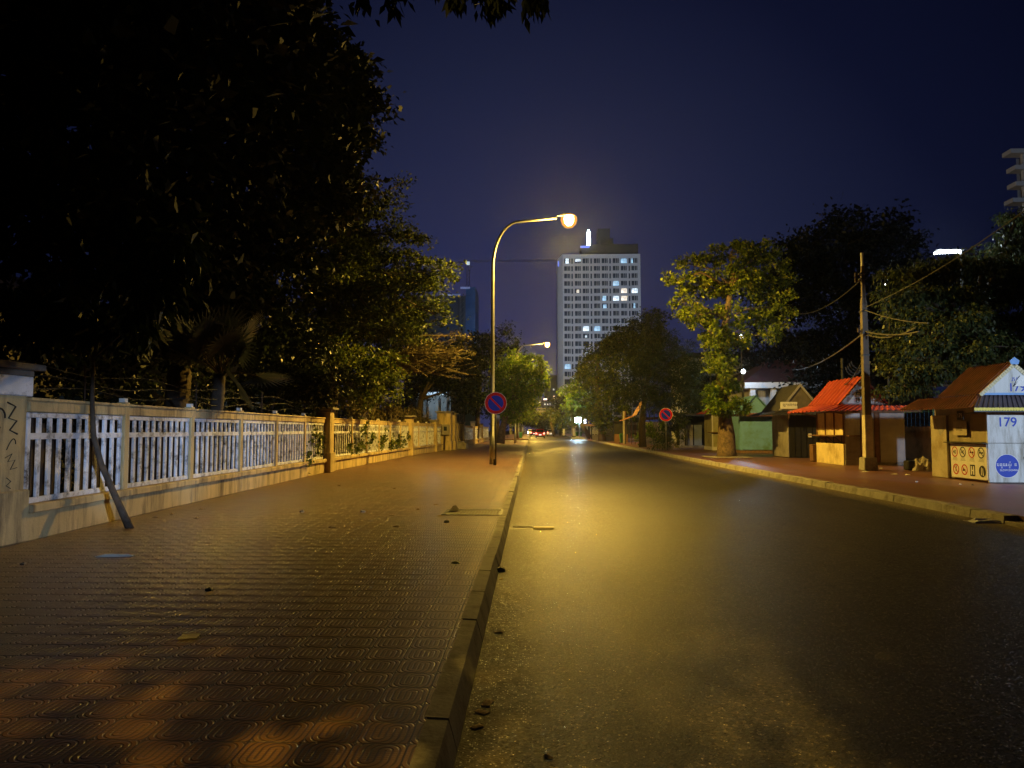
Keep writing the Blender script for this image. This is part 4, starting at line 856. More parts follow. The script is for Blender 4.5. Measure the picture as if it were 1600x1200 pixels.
for z, dx in ((7.2, -.25), (7.0, -.25), (5.15, -.2)): q = MB(); q.tube([(X + dx, Y, z), (X + dx, Y, z + .16)], .05, 8); q.tube([(X + dx, Y, z + .05), (X, Y, z + .05)], .02, 6); q.build("insulator", M_BROWN, t)
def wire(a, b_, sag, label, r=.014, m=M_WIRE, n=14, name="overhead_wire"):
    a, b_ = Vector(a), Vector(b_); q = MB(); q.tube([a.lerp(b_, i / n) - Vector((0, 0, sag * 4 * (i / n) * (1 - i / n))) for i in range(n + 1)], r, 5)
    return tag(q.build(name, m), label, "wire", "wires of the utility pole")
A = lambda z: (X, Y, z)
wire(A(7.15), at(1245, 490, 44), .4, "dim wire running left from the top of the utility pole into the dark tree", .02)
wire(A(5.15), at(1238, 578, 50), .35, "pale wire sloping down left from the middle of the utility pole", .03, M_WIREL)
wire(A(5.2), at(1436, 518, 24), .12, "pale cable leaving the middle of the utility pole towards the drooping tree", .03, M_WIREL)
wire(A(5.1), at(1430, 512, 24.5), .22, "second pale cable just above the first on the right of the utility pole", .025, M_WIREL)
wire(A(6.0), at(1450, 505, 22), .1, "cable from below the pole's neck towards the right", .02, M_WIREL)
wire(A(6.05), at(1600, 330, 20), .2, "long dark wire rising right from the pole's neck", .015)
wire(A(4.3), at(1300, 600, 36), .5, "loose cable looping down left of the utility pole", .025, M_WIRE)
q = MB(); c = Vector(at(1333, 573, 29))
for k in range(4): q.tube([(c.x + (.28 + .03 * k) * math.cos(a) + .1 * k, c.y, c.z + .34 * math.sin(a) + .08 * k) for a in np.arange(3.2, 6.4, .25)], .015, 5)
q.tube([(c.x + .5, c.y, c.z + .4), (X, Y, 4.4)], .015, 5); tag(q.build("cable_coil", M_WIREL), "loops of spare cable hanging left of the utility pole", "cable coil")
p = at(1316, 575, 37); tag(MB().tube([(p.x, 37, .15), (p.x, 37, at(1316, 560, 37).z)], .07, 8).build("steel_pole", M_DARKST), "thin grey pole rising behind the red roof", "pole")

# ------------------------------------------------------------------ bins, cars, far stalls
def bin_(loc, label):
    t = thing("wheelie_bin", label, "bin", loc, "green wheelie bins"); x, y, z = loc
    MB().frust(x, y, z + .08, z + .95, .22, .25, .29, .33).build("body", M_BIN, t, bevel=.03)
    MB().frust(x, y, z + .955, z + 1.06, .32, .37, .27, .30).build("lid", M_BIN, t, bevel=.02)
    for s in (-1, 1):
        q = MB(frame((x + s * .25, y + .22, z + .1), (0, 1, 0), (0, 0, 1))); q.disc(0, 0, .1, -.03, .03, 14); q.build("wheel", M_BLACK, t)
    MB().tube([(x - .25, y - .36, z + .98), (x + .25, y - .36, z + .98)], .02, 6).build("handle", M_BIN, t); return t
p = gnd(972.5, 693); B0 = bin_((p.x, p.y, .15), "green wheelie bin on the right pavement before the orange-roofed stall")
p = gnd(813.5, 685); dup(B0, (p.x, p.y, .15), "green bin on the left corner at the foot of the pale pole")
dup(B0, (8.75, 165, .15), "left bin of the distant pair under the arrow plate", .2); dup(B0, (9.6, 165.5, .15), "right bin of the distant pair under the arrow plate", -.1)
p = gnd(813, 684); t = thing("pale_pole", "slim pale pole behind the far green bin on the left corner", "pole", (p.x, p.y + 1, .15))
MB().tube([(p.x, p.y + 1, .15), (p.x, p.y + 1, 5.2)], [.2, .13], 10).build("shaft", M_SIGNW, t, smooth=True)
def car_paint(name, col):
    return mat(name, col, .3, .05, 2, spec=.6)
def car(x, y, paint, label, w=1.78, h=1.48, L=4.2, lights='tail', van=False):
    t = thing("car", label, "car", (x, y, 0), "cars on the far road"); t.scale.z = 1.2; a = w / 2
    prof = [(-a * .92, .32), (-a, .5), (-a, .82), (-a * .93, .93)]
    b = MB(); sec = []
    for (yy, s, zt, zb) in ((0, .93, .90, .34), (.12, 1, .95, .28), (1.0, 1.02, .97, .24), (3.2, 1.02, .95, .24), (4.0, .97, .80, .28), (L, .85, .70, .36)):
        sec.append([(x + dx * s * a, y + yy, z) for dx, z in ((-.96, zb), (-1, zb + .2), (-1, zt - .14), (-.92, zt), (.92, zt), (1, zt - .14), (1, zb + .2), (.96, zb))])
    vs = [p for s_ in sec for p in s_]; n = 8; fs = [(i * n + k, i * n + (k + 1) % n, (i + 1) * n + (k + 1) % n, (i + 1) * n + k) for i in range(len(sec) - 1) for k in range(n)] + [tuple(range(n - 1, -1, -1)), tuple((len(sec) - 1) * n + k for k in range(n))]
    b.add(vs, fs); b.build("body", paint, t, bevel=.03)
    c = MB(); r0, r1 = (.05, 3.0) if van else (.18, 2.3)
    c.add([(x - a * .9, y + r0, .95), (x + a * .9, y + r0, .95), (x + a * .9, y + r1 + .9, .95), (x - a * .9, y + r1 + .9, .95), (x - a * .72, y + r0 + .38, h), (x + a * .72, y + r0 + .38, h), (x + a * .72, y + r1, h), (x - a * .72, y + r1, h)],
          [(0, 3, 2, 1), (4, 5, 6, 7), (0, 1, 5, 4), (1, 2, 6, 5), (2, 3, 7, 6), (3, 0, 4, 7)]); c.build("cabin", paint, t, bevel=.04)
    d = Vector((0, .38, h - .95)); P0 = Vector((x, y + r0, .95)) + d * .5; Fr = frame(P0, (1, 0, 0), d)
    q = MB(Fr); l = d.length * .38; q.poly([(-a * .78, -l), (a * .78, -l), (a * .66, l), (-a * .66, l)], .004, .012); q.build("rear_window", M_GLASSD, t)
    for s in (-1, 1):
        q = MB(); q.add([(x + s * a * .60, y - .03, .66), (x + s * a * 1.0, y - .01, .66), (x + s * a * .98, y + .02, .95), (x + s * a * .72, y - .01, .90), (x + s * a * .60, y + .1, .66), (x + s * a * 1.0, y + .25, .66), (x + s * a * .98, y + .25, .95), (x + s * a * .72, y + .2, .90)],
              [(0, 1, 2, 3), (7, 6, 5, 4), (0, 4, 5, 1), (1, 5, 6, 2), (2, 6, 7, 3), (3, 7, 4, 0)]); q.build("tail_light" if lights == 'tail' else "headlight", E_TAIL if lights == 'tail' else E_HEAD, t)
        for yy in (.75, 3.35):
            q = MB(frame((x + s * (a - .1), y + yy, .31), (0, 1, 0), (0, 0, 1))); q.disc(0, 0, .31, -.1, .1, 18); q.build("wheel", M_BLACK, t)
    q = MB(); q.box(x - .26, y - .03, .50, x + .26, y - .012, .64); q.build("licence_plate", E_PLATE if lights == 'tail' else M_SIGNW, t)
    q = MB(); q.box(x - a * .95, y - .05, .27, x + a * .95, y + .1, .42); q.build("bumper", M_DARKST, t, bevel=.03)
    return t
P_RED = car_paint("red_car_paint", (.75, .02, .035)); P_WHT = car_paint("white_car_paint", (.7, .7, .72)); P_DRK = car_paint("dark_red_car_paint", (.45, .015, .02))
p = gnd(844, 685, 0); car(p.x, p.y, P_RED, "red car driving away down the middle of the far road with tail lights on")
p = at(860.5, 677, 185); car(p.x, 185, P_WHT, "white car with pink tail lights right of and beyond the red car")
p = at(834.5, 676, 190); car(p.x, 190, P_DRK, "dark red car left of and beyond the red car")
p = at(829, 674, 215); car(p.x, 215, P_WHT, "oncoming pale car with glaring white headlights at the far left kerb", lights='head')
# far right corner: white lamps, stalls, leaning trunk
p = at(903, 656.5, 128); t = thing("flood_lamp", "glaring blue-white flood lamp on a post at the far right corner", "lamp", (p.x, 128, .15))
MB().tube([(p.x + .3, 128, .15), (p.x + .3, 128, p.z)], .05, 8).build("post", M_GALV, t); hd = MB().box(p.x - .52, 127.9, p.z - .44, p.x + .58, 128.1, p.z + .48).build("lamp_head", M_LAMPH, t, bevel=.03)
MB().box(p.x - .47, 127.86, p.z - .39, p.x + .53, 127.897, p.z + .43).build("lens", emit("flood_lens", (.72, .93, 1.0), 60), hd)  # lens made oversize to take in the lamp's bloom
light("flood_light", 'POINT', (p.x, 127.5, p.z), (.6, .88, 1.0), 1600, .15, t)
p = at(914, 658.5, 124); t = thing("light_box", "small white lit panel between the flood lamp and the blue arrow sign", "light box", (p.x, 124, .15))
MB().tube([(p.x, 124.05, .15), (p.x, 124.05, p.z)], .04, 8).build("post", M_GALV, t); MB().box(p.x - .2, 123.95, p.z - .35, p.x + .2, 124.1, p.z + .4).build("panel", emit("white_panel", (.85, .93, 1.0), 3.0), t, bevel=.02)
q = MB(); q.tube([at(908, 664, 121), at(914, 671, 120.5), at(921, 683.5, 120)], [.28, .32, .45], 8); tag(q.build("leaning_dead_tree", M_BARKD, smooth=True), "dark leaning bare trunk in front of the flood lamp", "tree trunk")
X, Y = at(917, 683, 122).x, 122
K = kiosk((X, Y, .15), "open stall with pale posts and a brown awning beside the leaning trunk", "stall", "market_stall")
for dx in (.0, .55, 1.2, 1.7): box_to(K, "post", M_SIGNW, X + dx, Y, .15, X + dx + .12, Y + .12, 2.2)
box_to(K, "back_panel", M_BLACK, X + .2, Y + .5, .15, X + 1.7, Y + .56, 2.2)
dbl(K, "awning", M_WOOD, (X - .6, Y - .5, 2.25), (X + 2.2, Y - .5, 2.25), (X + 2.2, Y + .8, 2.6), (X - .6, Y + .8, 2.6), n=8)
X, Y = at(930, 683, 112).x, 112
t = thing("notice_board", "pale lit notice board on legs left of the ivy-covered trunk", "notice board", (X, Y, .15)); NB = MB().box(X - .45, Y, 1.0, X + .5, Y + .05, 2.0).build("panel", M_SHEET, t, bevel=.01)
for dx in (-.4, .4): MB().box(X + dx, Y + .055, .15, X + dx + .06, Y + .1, 1.9).build("leg", M_WOOD, t)
MB().box(X - .45, Y + .0, .15, X + .5, Y + .04, .9).build("lower_panel", M_GREYP, t)
q = MB(); q.box(X - .2, Y - .004, 1.2, X + .25, Y - .002, 1.22); q.box(X - .25, Y - .004, 1.35, X + .25, Y - .002, 1.38); q.box(X - .1, Y - .004, 1.5, X + .12, Y - .002, 1.8); q.build("printing", M_GREYP, NB)
for i, (px, Y, lb) in enumerate(((881, 168, "white-shirted figure-high banner left of the distant arrow sign"), (897, 150, "pale roll-up banner just left of the flood lamp"))):
    p = gnd(px, 681); p = at(px, 670, Y); t = thing("roll_up_banner", lb, "banner", (p.x, Y, .15)); q = MB(); q.poly([(p.x - .24, Y), (p.x + .24, Y), (p.x + .24, Y + .04), (p.x - .24, Y + .04)], .4, 1.9); q.build("panel", M_SIGNW, t); MB().box(p.x - .45, Y - .12, .15, p.x + .45, Y + .12, .399).build("foot", M_DARKST, t)
crumple("pale_mound", "low pale mound standing in for the lit kerb island at the far right corner", "heap", gnd(903, 685.5, 0), 2.6, 5, .5, M_SHEET, 12, 8)  # pale mound stands in for the lit kerb island

# ------------------------------------------------------------------ buildings
M_FACADE = mat("pale_facade", (.55, .53, .52), .8, .06, .3)
def win_mesh(name, w, h, m): return None
# the tall hotel-like block at the end of the street
TY = 330; kx = TY / F; p = at(880, 600, TY); TX0 = p.x; TX1 = at(1002.5, 600, TY).x; zt = at(935, 397, TY).z
t = thing("tower_block", "tall pale tower block at the street's end, some of its windows lit", "building", (TX0, TY, 0)); TOW = t
TW = TX1 - TX0
MB().box(TX0, TY + .5, 0, TX1, TY + 22, zt - .3).build("core", mat("tower_core", (.16, .16, .17), .7, .1, .2), t)
q = MB(); q.add([(TX0 - .003, TY + .2, 0), (TX0 - 2.2, TY + 4.5, 0), (TX0 - 2.2, TY + 20, 0), (TX0 - .003, TY + 20, 0), (TX0 - .003, TY + .2, zt + .2), (TX0 - 2.2, TY + 4.5, zt - 1.2), (TX0 - 2.2, TY + 20, zt - 1.2), (TX0 - .003, TY + 20, zt + .2)], [(0, 3, 2, 1), (4, 5, 6, 7), (0, 1, 5, 4), (1, 2, 6, 5), (2, 3, 7, 6), (3, 0, 4, 7)]); q.build("side_wing", M_FACADE, t)
rows = [(330 + z / 4.14) for z in (322, 371, 420, 469, 518, 567, 616, 667, 716, 767, 816, 865, 914, 963, 1012, 1062, 1112)]
pitch = (rows[-1] - rows[0]) / 16 * kx; zc = [at(935, rows[0], TY).z - i * pitch for i in range(24)]
cols = [840 + x / 4.14 for x in (193, 262, 313, 386, 437, 509, 561, 630)]; narrow = [840 + x / 4.14 for x in (225, 349, 472, 597)]
cX = [at(c, 500, TY).x for c in cols]; nX = [at(c, 500, TY).x for c in narrow]; ww, nw, wh = 9.6 * kx, 2.6 * kx, 8.2 * kx
q = MB()
q.box(TX0, TY, zc[0] + wh / 2 + .15, TX1, TY + .49, zt)                                           # parapet band
for i in range(23): q.box(TX0, TY, zc[i + 1] + wh / 2, TX1, TY + .49, zc[i] - wh / 2)
q.build("floor_bands", M_FACADE, t)
q = MB(); ed = sorted([(c - ww / 2, c + ww / 2) for c in cX] + [(c - nw / 2, c + nw / 2) for c in nX]); xs = [TX0] + [v for e in ed for v in e] + [TX1]
for a, c in zip(xs[::2], xs[1::2]): q.box(a, TY - .12, 0, c, TY + .48, zc[0] + wh / 2 + .1)
q.build("piers", M_FACADE, t)
lit = {(0, 0): 'w', (0, 1): 'w', (0, 6): 'b', (0, 7): 'b', (3, 5): 'b', (4, 1): 'o', (4, 6): 'o', (4, 7): 'w', (5, 4): 'b', (5, 5): 'w', (5, 6): 'o', (6, 4): 'b', (6, 7): 'b', (9, 2): 'w', (9, 3): 'b', (10, 2): 'w', (12, 2): 'w', (14, 0): 'b', (14, 2): 'b'}
part_lit = {(0, 0): (.25, .75, 0, 1), (0, 1): (.1, .95, .45, .95), (0, 7): (0, .25, 0, 1), (4, 1): (.3, .7, .2, .8), (5, 4): (.1, .7, 0, 1), (6, 4): (.2, .75, .1, .8), (6, 7): (.3, .6, 0, 1), (10, 2): (.35, .65, .3, .7), (12, 2): (.4, .65, 0, .6), (14, 2): (.3, .6, .1, .5)}
EW = {'w': E_WIN, 'b': E_WINB, 'o': E_WINW}; sash = None; nparts = 0; rest = MB()
for r_ in range(22):
    for k, cx_ in enumerate(cX):
        key = (r_, k); vis = r_ <= 10 or (r_ <= 16 and k <= 1) or key in lit
        if vis and nparts < 100:
            if sash is None:
                q = MB(); q.box(-ww / 2, .30, -wh / 2, ww / 2, .36, wh / 2); gl = q.build("window", M_GLASSD, t); sash = gl.data
                q2 = MB(); q2.box(-.10, .16, -wh / 2, .10, .29, wh / 2); q2.box(ww * .28, .18, -wh / 2, ww * .28 + .14, .29, wh / 2); q2.box(-ww / 2, .14, -wh / 2, ww / 2, .28, -wh / 2 + .22); fr0 = q2.build("window_frame", M_FACADE, gl); bpy.data.objects.remove(fr0); frm = bpy.data.meshes["window_frame"]
                for v in sash.vertices: v.co += Vector((0, 0, 0))
            o = gl if nparts == 0 else bpy.data.objects.new("window", sash)
            if nparts: COL.objects.link(o); o.parent = t
            o.location = Vector((cx_, TY, zc[r_])) - t.location; nparts += 1
            if nparts == 1:                                         # bring the shared meshes to their own origin
                for me in (sash, frm):
                    dx = t.location
                    for v in me.vertices: v.co += dx
            f = bpy.data.objects.new("frame", frm); COL.objects.link(f); f.parent = o
            if key in lit:
                a = part_lit.get(key, (.04, .96, .04, .96)); q = MB(); q.box(cx_ - ww / 2 + a[0] * ww, TY + .20, zc[r_] - wh / 2 + a[2] * wh, cx_ - ww / 2 + a[1] * ww, TY + .298, zc[r_] - wh / 2 + a[3] * wh); q.build("lit_pane", EW[lit[key]], o)
        else: rest.box(cx_ - ww / 2, TY + .30, zc[r_] - wh / 2, cx_ + ww / 2, TY + .36, zc[r_] + wh / 2)
    for cx_ in nX: rest.box(cx_ - nw / 2, TY + .30, zc[r_] - wh / 2, cx_ + nw / 2, TY + .36, zc[r_] + wh / 2)
rest.build("windows", M_GLASSD, t, kind="stuff")
def px_box(x0, y0, x1, y1, Y, d): a, c = at(x0, y1, Y), at(x1, y0, Y); return (a.x, Y, a.z, c.x, Y + d, c.z)
M_RTOP = mat("roof_plant_grey", (.03, .03, .035), .8, .15, .4)
q = MB(); q.box(*px_box(908, 381, 997, 399, TY + 4, 14)); q.box(*px_box(934, 357, 953, 382, TY + 5, 8)); q.box(*px_box(938, 376, 950, 381.5, TY + 2, 1)); q.box(*px_box(953, 372, 958, 382, TY + 6, 5)); q.build("roof_plant", M_RTOP, t)
q = MB(); bx = px_box(917, 359, 922.5, 383, TY + 2, .5); cxm = (bx[0] + bx[3]) / 2; q.poly([(bx[0], TY + 2), (bx[3], TY + 2), (bx[3], TY + 2.6), (bx[0], TY + 2.6)], bx[2], bx[5] - 1.0); q.poly([(cxm - .4, TY + 2), (cxm + .4, TY + 2), (cxm + .4, TY + 2.6), (cxm - .4, TY + 2.6)], bx[5] - .99, bx[5]); q.build("neon_blade", E_NEON, t)
q = MB(); q.box(*px_box(907, 384, 921, 387, TY + 1.5, .4)); q.build("blue_light_strip", E_BLUE, t)
q = MB(); q.box(*px_box(871.6, 408, 873.2, 416, TY + 3, .4)); q.build("blue_side_light", E_BLUE, t)
light("tower_fill_spot", 'SPOT', (-14, 205, 30), (.55, .72, 1.0), 330000, 1.0, spot_size=R(50), spot_blend=.9).rotation_euler = (R(103), 0, R(-18.5))  # unseen spot added to brighten the tower, stands in for city light

# unfinished tower with crane, far left
CY = 420; t = thing("unfinished_tower", "dark unfinished high-rise with blue-lit side, left of the near lamp pole", "building", (at(720, 600, CY).x, CY, 0))
q = MB(); a = at(700, 600, CY).x; b2 = at(727, 600, CY).x; c3 = at(742, 600, CY).x; z1 = at(720, 462, CY).z; z2 = at(735, 448, CY).z
q.box(a - 25, CY, 0, b2, CY + 25, z1); q.build("concrete_frame", mat("raw_concrete", (.13, .13, .14), .85, .3, .08), t)
q = MB(); q.box(b2 + .01, CY + 1, 0, c3, CY + 25, z2); q.build("netted_wing", mat("blue_lit_net", (.10, .22, .38), .7, .3, .1), t)  # the blue light on this side is put into the net's colour
q = MB()
for k in range(26):
    z = k * z1 / 26; q.box(b2 - 3.2, CY - 1.6, z, b2 - 2.9, CY - 1.3, z + z1 / 26 - .05); q.box(b2 - .9, CY - 1.6, z, b2 - .6, CY - 1.3, z + z1 / 26 - .05); q.tube([(b2 - 3.05, CY - 1.45, z), (b2 - .75, CY - 1.45, z + z1 / 26)], .12, 4)
q.build("hoist_mast", mat("mast_paint", (.30, .28, .22), .6), t)
q = MB(); q.box(a - 5, CY - .5, z1, b2 - 3, CY - .1, z1 + .9); q.box(b2 - 3, CY - .4, z2 - 1.2, c3 - 3, CY + .0, z2 - .1); q.build("glowing_edges", emit("edge_glow", (.35, .42, .9), .35, .7, .15), t)  # glowing strips added to paint the lit top edges
aim(light("site_floodlight", 'SPOT', (-12, 370, 25), (.22, .50, 1.0), 55000, .5, spot_size=R(45), spot_blend=.8), (-36, 420, 62))
CY2 = 440; t = thing("tower_crane", "far tower crane whose thin jib crosses behind the lamp pole", "crane", (at(731, 600, CY2).x, CY2, 0)); xm = at(731, 600, CY2).x; zj = at(731, 409.5, CY2).z
q = MB()
for dx in (-.8, .8):
    for dy in (-.8, .8): q.tube([(xm + dx, CY2 + dy, 0), (xm + dx, CY2 + dy, zj)], .12, 4)
for k in range(40): q.tube([(xm - .8, CY2 - .8, k * zj / 40), (xm + .8, CY2 - .8, (k + 1) * zj / 40)], .08, 4)
q.build("mast", M_GALV, t)
xe = at(872, 408, CY2).x; q = MB()
for dz in (0, 1.0): q.tube([(xm, CY2, zj + dz), (xe, CY2, zj + .3 + dz * .8)], .10, 4)
n = 40
for k in range(n): q.tube([(xm + (xe - xm) * k / n, CY2, zj), (xm + (xe - xm) * (k + 1) / n, CY2, zj + 1.1)], .06, 4)
q.tube([(xm, CY2, zj), (xm - 14, CY2, zj)], .25, 4); q.build("jib", M_GALV, t)
MB().box(xm - .8, CY2 - 1.8, zj - 2, xm + .9, CY2 - .9, zj - .1).build("cab", emit("crane_cab_light", (.7, .85, 1), .8), t)

# far street end
def block(name, label, px0, py0, px1, Y, d, m, wins=None, cat="building"):
    a, c = at(px0, 672, Y), at(px1, py0, Y); t = thing(name, label, cat, ((a.x + c.x) / 2, Y, 0))
    MB().box(a.x, Y, 0, c.x, Y + d, c.z).build("walls", m, t)
    MB().box(a.x - .4, Y - .4, c.z + .005, c.x + .4, Y + d + .4, c.z + .9).build("parapet", m, t)
    for (x, y, w_, h_, e) in wins or []:
        p = at(x, y, Y); k = Y / F; MB().box(p.x - w_ * k / 2, Y - .25, p.z - h_ * k / 2, p.x + w_ * k / 2, Y - .02, p.z + h_ * k / 2).build("lit_window", e, t)
    return t
M_HZB = mat("bluish_far_facade", (.10, .115, .20), .7, .15, .05)
E_PINK = emit("pink_sign", (1, .72, .62), 3.0); E_SMALL = emit("small_window", (.9, .95, 1), 1.2)
block("far_slab_block", "distant bluish slab block left of the tower's foot", 851, 588, 873, 600, 30, M_HZB, [(865, 608.5, 2, 2.4, E_SMALL)])
block("far_shop_block", "distant low block with pink rooftop signs and three lit windows", 848, 627, 876, 480, 25, M_HZB, [(851.5, 631.6, 1.5, 2.2, E_SMALL), (855.7, 631.6, 1.5, 2.2, E_SMALL), (860, 631.6, 1.6, 2.4, E_SMALL), (852, 624, 5.5, 2.4, E_PINK), (866, 621, 2.6, 4.5, E_PINK), (871, 622.5, 3, 3, E_PINK)])
block("far_mast_block", "distant narrow unfinished block with mast lights", 841, 611, 847, 520, 12, M_HZB, [(844.5, 610, 1.2, 1.8, E_SMALL), (843.5, 629, 2.6, 1.4, E_SMALL)])
Yb = 270; t = thing("footbridge", "dark footbridge crossing the far end of the street", "bridge", (2, Yb, 0)); a, c = at(826, 645, Yb), at(872, 638, Yb)
MB().box(a.x - 8, Yb, a.z, c.x + 6, Yb + 3, a.z + .9).build("deck", M_CONC, t); MB().box(a.x - 8, Yb, c.z - .2, c.x + 6, Yb + .12, c.z).build("rail", M_CONC, t)
for xx in (a.x - 7, c.x + 5): MB().box(xx, Yb + .5, 0, xx + .9, Yb + 2.5, a.z - .005).build("pier", M_CONC, t)
q = MB(); q.box(a.x - 6, Yb + .1, a.z + .91, c.x + 5, Yb + .2, c.z - .21)
# left pavilion and the dark house behind the fence
Yp = 72; a, c = at(648, 617, Yp), at(700, 602, Yp); t = thing("pavilion", "dark-roofed pavilion with a blue-white glowing fascia behind the left fence", "building", ((a.x + c.x) / 2, Yp, 0))
E_FASC = emit("glowing_fascia", (.55, .78, 1.0), 1.1, .3, .6)  # fascia glows itself in place of light falling on it
q = MB(); q.add([(a.x - 2, Yp - 1, a.z + .25), (c.x + 1.2, Yp - 1, a.z + .25), (c.x + 1.2, Yp + 7, a.z + .25), (a.x - 2, Yp + 7, a.z + .25), (a.x + .5, Yp + 1.5, c.z), (c.x - .3, Yp + 1.5, c.z), (c.x - .3, Yp + 4.5, c.z), (a.x + .5, Yp + 4.5, c.z)], [(0, 3, 2, 1), (4, 5, 6, 7), (0, 1, 5, 4), (1, 2, 6, 5), (2, 3, 7, 6), (3, 0, 4, 7)]); q.build("roof", M_ROOFD, t)
MB().box(a.x + .3, Yp - .5, a.z - .02, c.x - .1, Yp - .3, a.z + .24).build("fascia", E_FASC, t)
for f in (.05, .35, .72, .97): x = a.x + (c.x - a.x) * f; MB().box(x, Yp - .2, 0, x + .25, Yp + .05, a.z - .03).build("column", M_SIGNW, t)
MB().box(a.x + .2, Yp + 4, 0, c.x - .2, Yp + 4.2, a.z + .2).build("back_wall", M_SHEET, t)
light("pavilion_light", 'POINT', ((a.x + c.x) / 2, Yp + 1.5, a.z - .6), (.6, .82, 1), 60, .2, t)
t = thing("garden_house", "unlit long house standing dark behind the left trees", "building", (-24, 35, 0)); MB().box(-28, 8, 0, -20, 62, 6.2).build("walls", mat("dark_wall", (.10, .09, .08), .9, .2, .5), t)
q = MB(); q.add([(-28.8, 7.2, 6.21), (-19.2, 7.2, 6.21), (-19.2, 62.8, 6.21), (-28.8, 62.8, 6.21), (-24.2, 10, 8.6), (-23.8, 10, 8.6), (-23.8, 60, 8.6), (-24.2, 60, 8.6)], [(0, 3, 2, 1), (4, 5, 6, 7), (0, 1, 5, 4), (1, 2, 6, 5), (2, 3, 7, 6), (3, 0, 4, 7)]); q.build("roof", M_ROOFD, t)
for i in range(10): MB().box(-19.99, 11 + i * 5, 2.2, -19.95, 12.6 + i * 5, 4.2).build("window", M_GLASSD, t)
# right: villa with a dark red roof
Yv = 62; a, c = at(1172, 606, Yv), at(1245, 597, Yv); zr = at(1225, 562, Yv).z; t = thing("villa", "white villa with a dark red hipped roof behind the mint kiosk", "building", ((a.x + c.x) / 2, Yv, 0))
MB().box(a.x + .2, Yv + .8, 0, c.x + 4, Yv + 9, a.z - .05).build("walls", M_SHEET, t); MB().box(a.x - .5, Yv - .3, a.z - .04, c.x + 4.4, Yv + 9.5, c.z).build("cornice", M_SIGNW, t)
q = MB(); q.add([(a.x - .6, Yv - .4, c.z + .004), (c.x + 4.5, Yv - .4, c.z + .004), (c.x + 4.5, Yv + 9.6, c.z + .004), (a.x - .6, Yv + 9.6, c.z + .004), (a.x + 2.9, Yv + 3.5, zr + .3), (c.x + 1, Yv + 3.5, zr + .3), (c.x + 1, Yv + 6, zr + .3), (a.x + 2.9, Yv + 6, zr + .3)], [(0, 3, 2, 1), (4, 5, 6, 7), (0, 1, 5, 4), (1, 2, 6, 5), (2, 3, 7, 6), (3, 0, 4, 7)]); q.build("roof", mat("dark_red_tile", (.05, .014, .012), .8, .3, 2, .3, 12), t)
for f in (.0, .45, .95): x = a.x + (c.x - a.x) * f; MB().box(x, Yv - .1, 0, x + .4, Yv + .3, a.z - .045).build("column", M_SIGNW, t)
MB().box(a.x + 2.4, Yv + .74, 2.4, a.x + 3.4, Yv + .79, 4.4).build("window", M_GLASSD, t)
# pale block behind the right trees with small wall lamps
Yw = 80; t = thing("pale_block", "pale low block mostly hidden behind the big right-hand trees", "building", (30, Yw, 0)); MB().box(16.5, Yw, 0, 42, Yw + 12, 9.4).build("walls", M_SHEET, t); MB().box(16.1, Yw - .4, 9.41, 42.4, Yw + 12.4, 9.9).build("roof_edge", M_ROOFD, t)
for i in range(8): MB().box(18 + i * 3, Yw - .05, 5.5, 19.4 + i * 3, Yw - .01, 7.4).build("window", M_GLASSD, t)
for px, py, Y, r, lb in ((1158.5, 525.5, 56, .16, "upper round white lamp right of the big lit tree trunk"), (1161.5, 580.5, 56, .17, "lower round white lamp below the upper one, right of the big tree trunk"), (1110.5, 575, 70, .16, "small bluish lamp left of the big tree trunk"), (1384, 443.5, 40, .07, "tiny white lamp high in the leaves right of the utility pole")):
    p = at(px, py, Y); t = thing("garden_lamp", lb, "lamp", (p.x, Y, .15)); MB().tube([(p.x, Y + .05, .15), (p.x, Y + .05, p.z - r)], .05, 8).build("post", M_DARKST, t)
    q = MB(); vs = []; fs = []
    for i in range(7):
        for k in range(12): th = math.pi * i / 6; vs.append((p.x + r * math.sin(th) * math.cos(k * math.pi / 6), Y + r * math.sin(th) * math.sin(k * math.pi / 6), p.z + r * math.cos(th)))
    for i in range(6):
        for k in range(12): fs.append((i * 12 + k, i * 12 + (k + 1) % 12, (i + 1) * 12 + (k + 1) % 12, (i + 1) * 12 + k))
    q.add(vs, fs); q.build("globe", emit("globe", (.85, .93, 1), 9), t, smooth=True)
p = at(1163, 580, 56); light("villa_light", 'POINT', (p.x + 1.2, 59.5, p.z + .5), (.55, .74, 1), 420, .2)
# tube lamp on a tall post among the right trees
Yt = 33; p = at(1482, 394, Yt); t = thing("tube_lamp", "bright white tube lamp high among the right-hand trees", "lamp", (p.x + .6, Yt, .15)); MB().tube([(p.x + .6, Yt + .1, .15), (p.x + .6, Yt + .1, p.z)], .07, 8).build("post", M_DARKST, t)
q = MB(); q.box(p.x - .5, Yt - .03, p.z + .07, p.x + .65, Yt + .15, p.z + .12); hd = q.build("lamp_head", M_LAMPH, t); MB().tube([(p.x - .42, Yt, p.z), (p.x + .52, Yt, p.z + .02)], .065, 10).build("tube", E_COOL, hd)
MB().tube([(p.x - .62, Yt, p.z - .06), (p.x - .5, Yt, p.z - .02)], .05, 8).build("end_cap", E_COOL, hd); light("tube_light", 'POINT', (p.x, Yt - .25, p.z - .3), (.75, .9, 1), 260, .12, t)
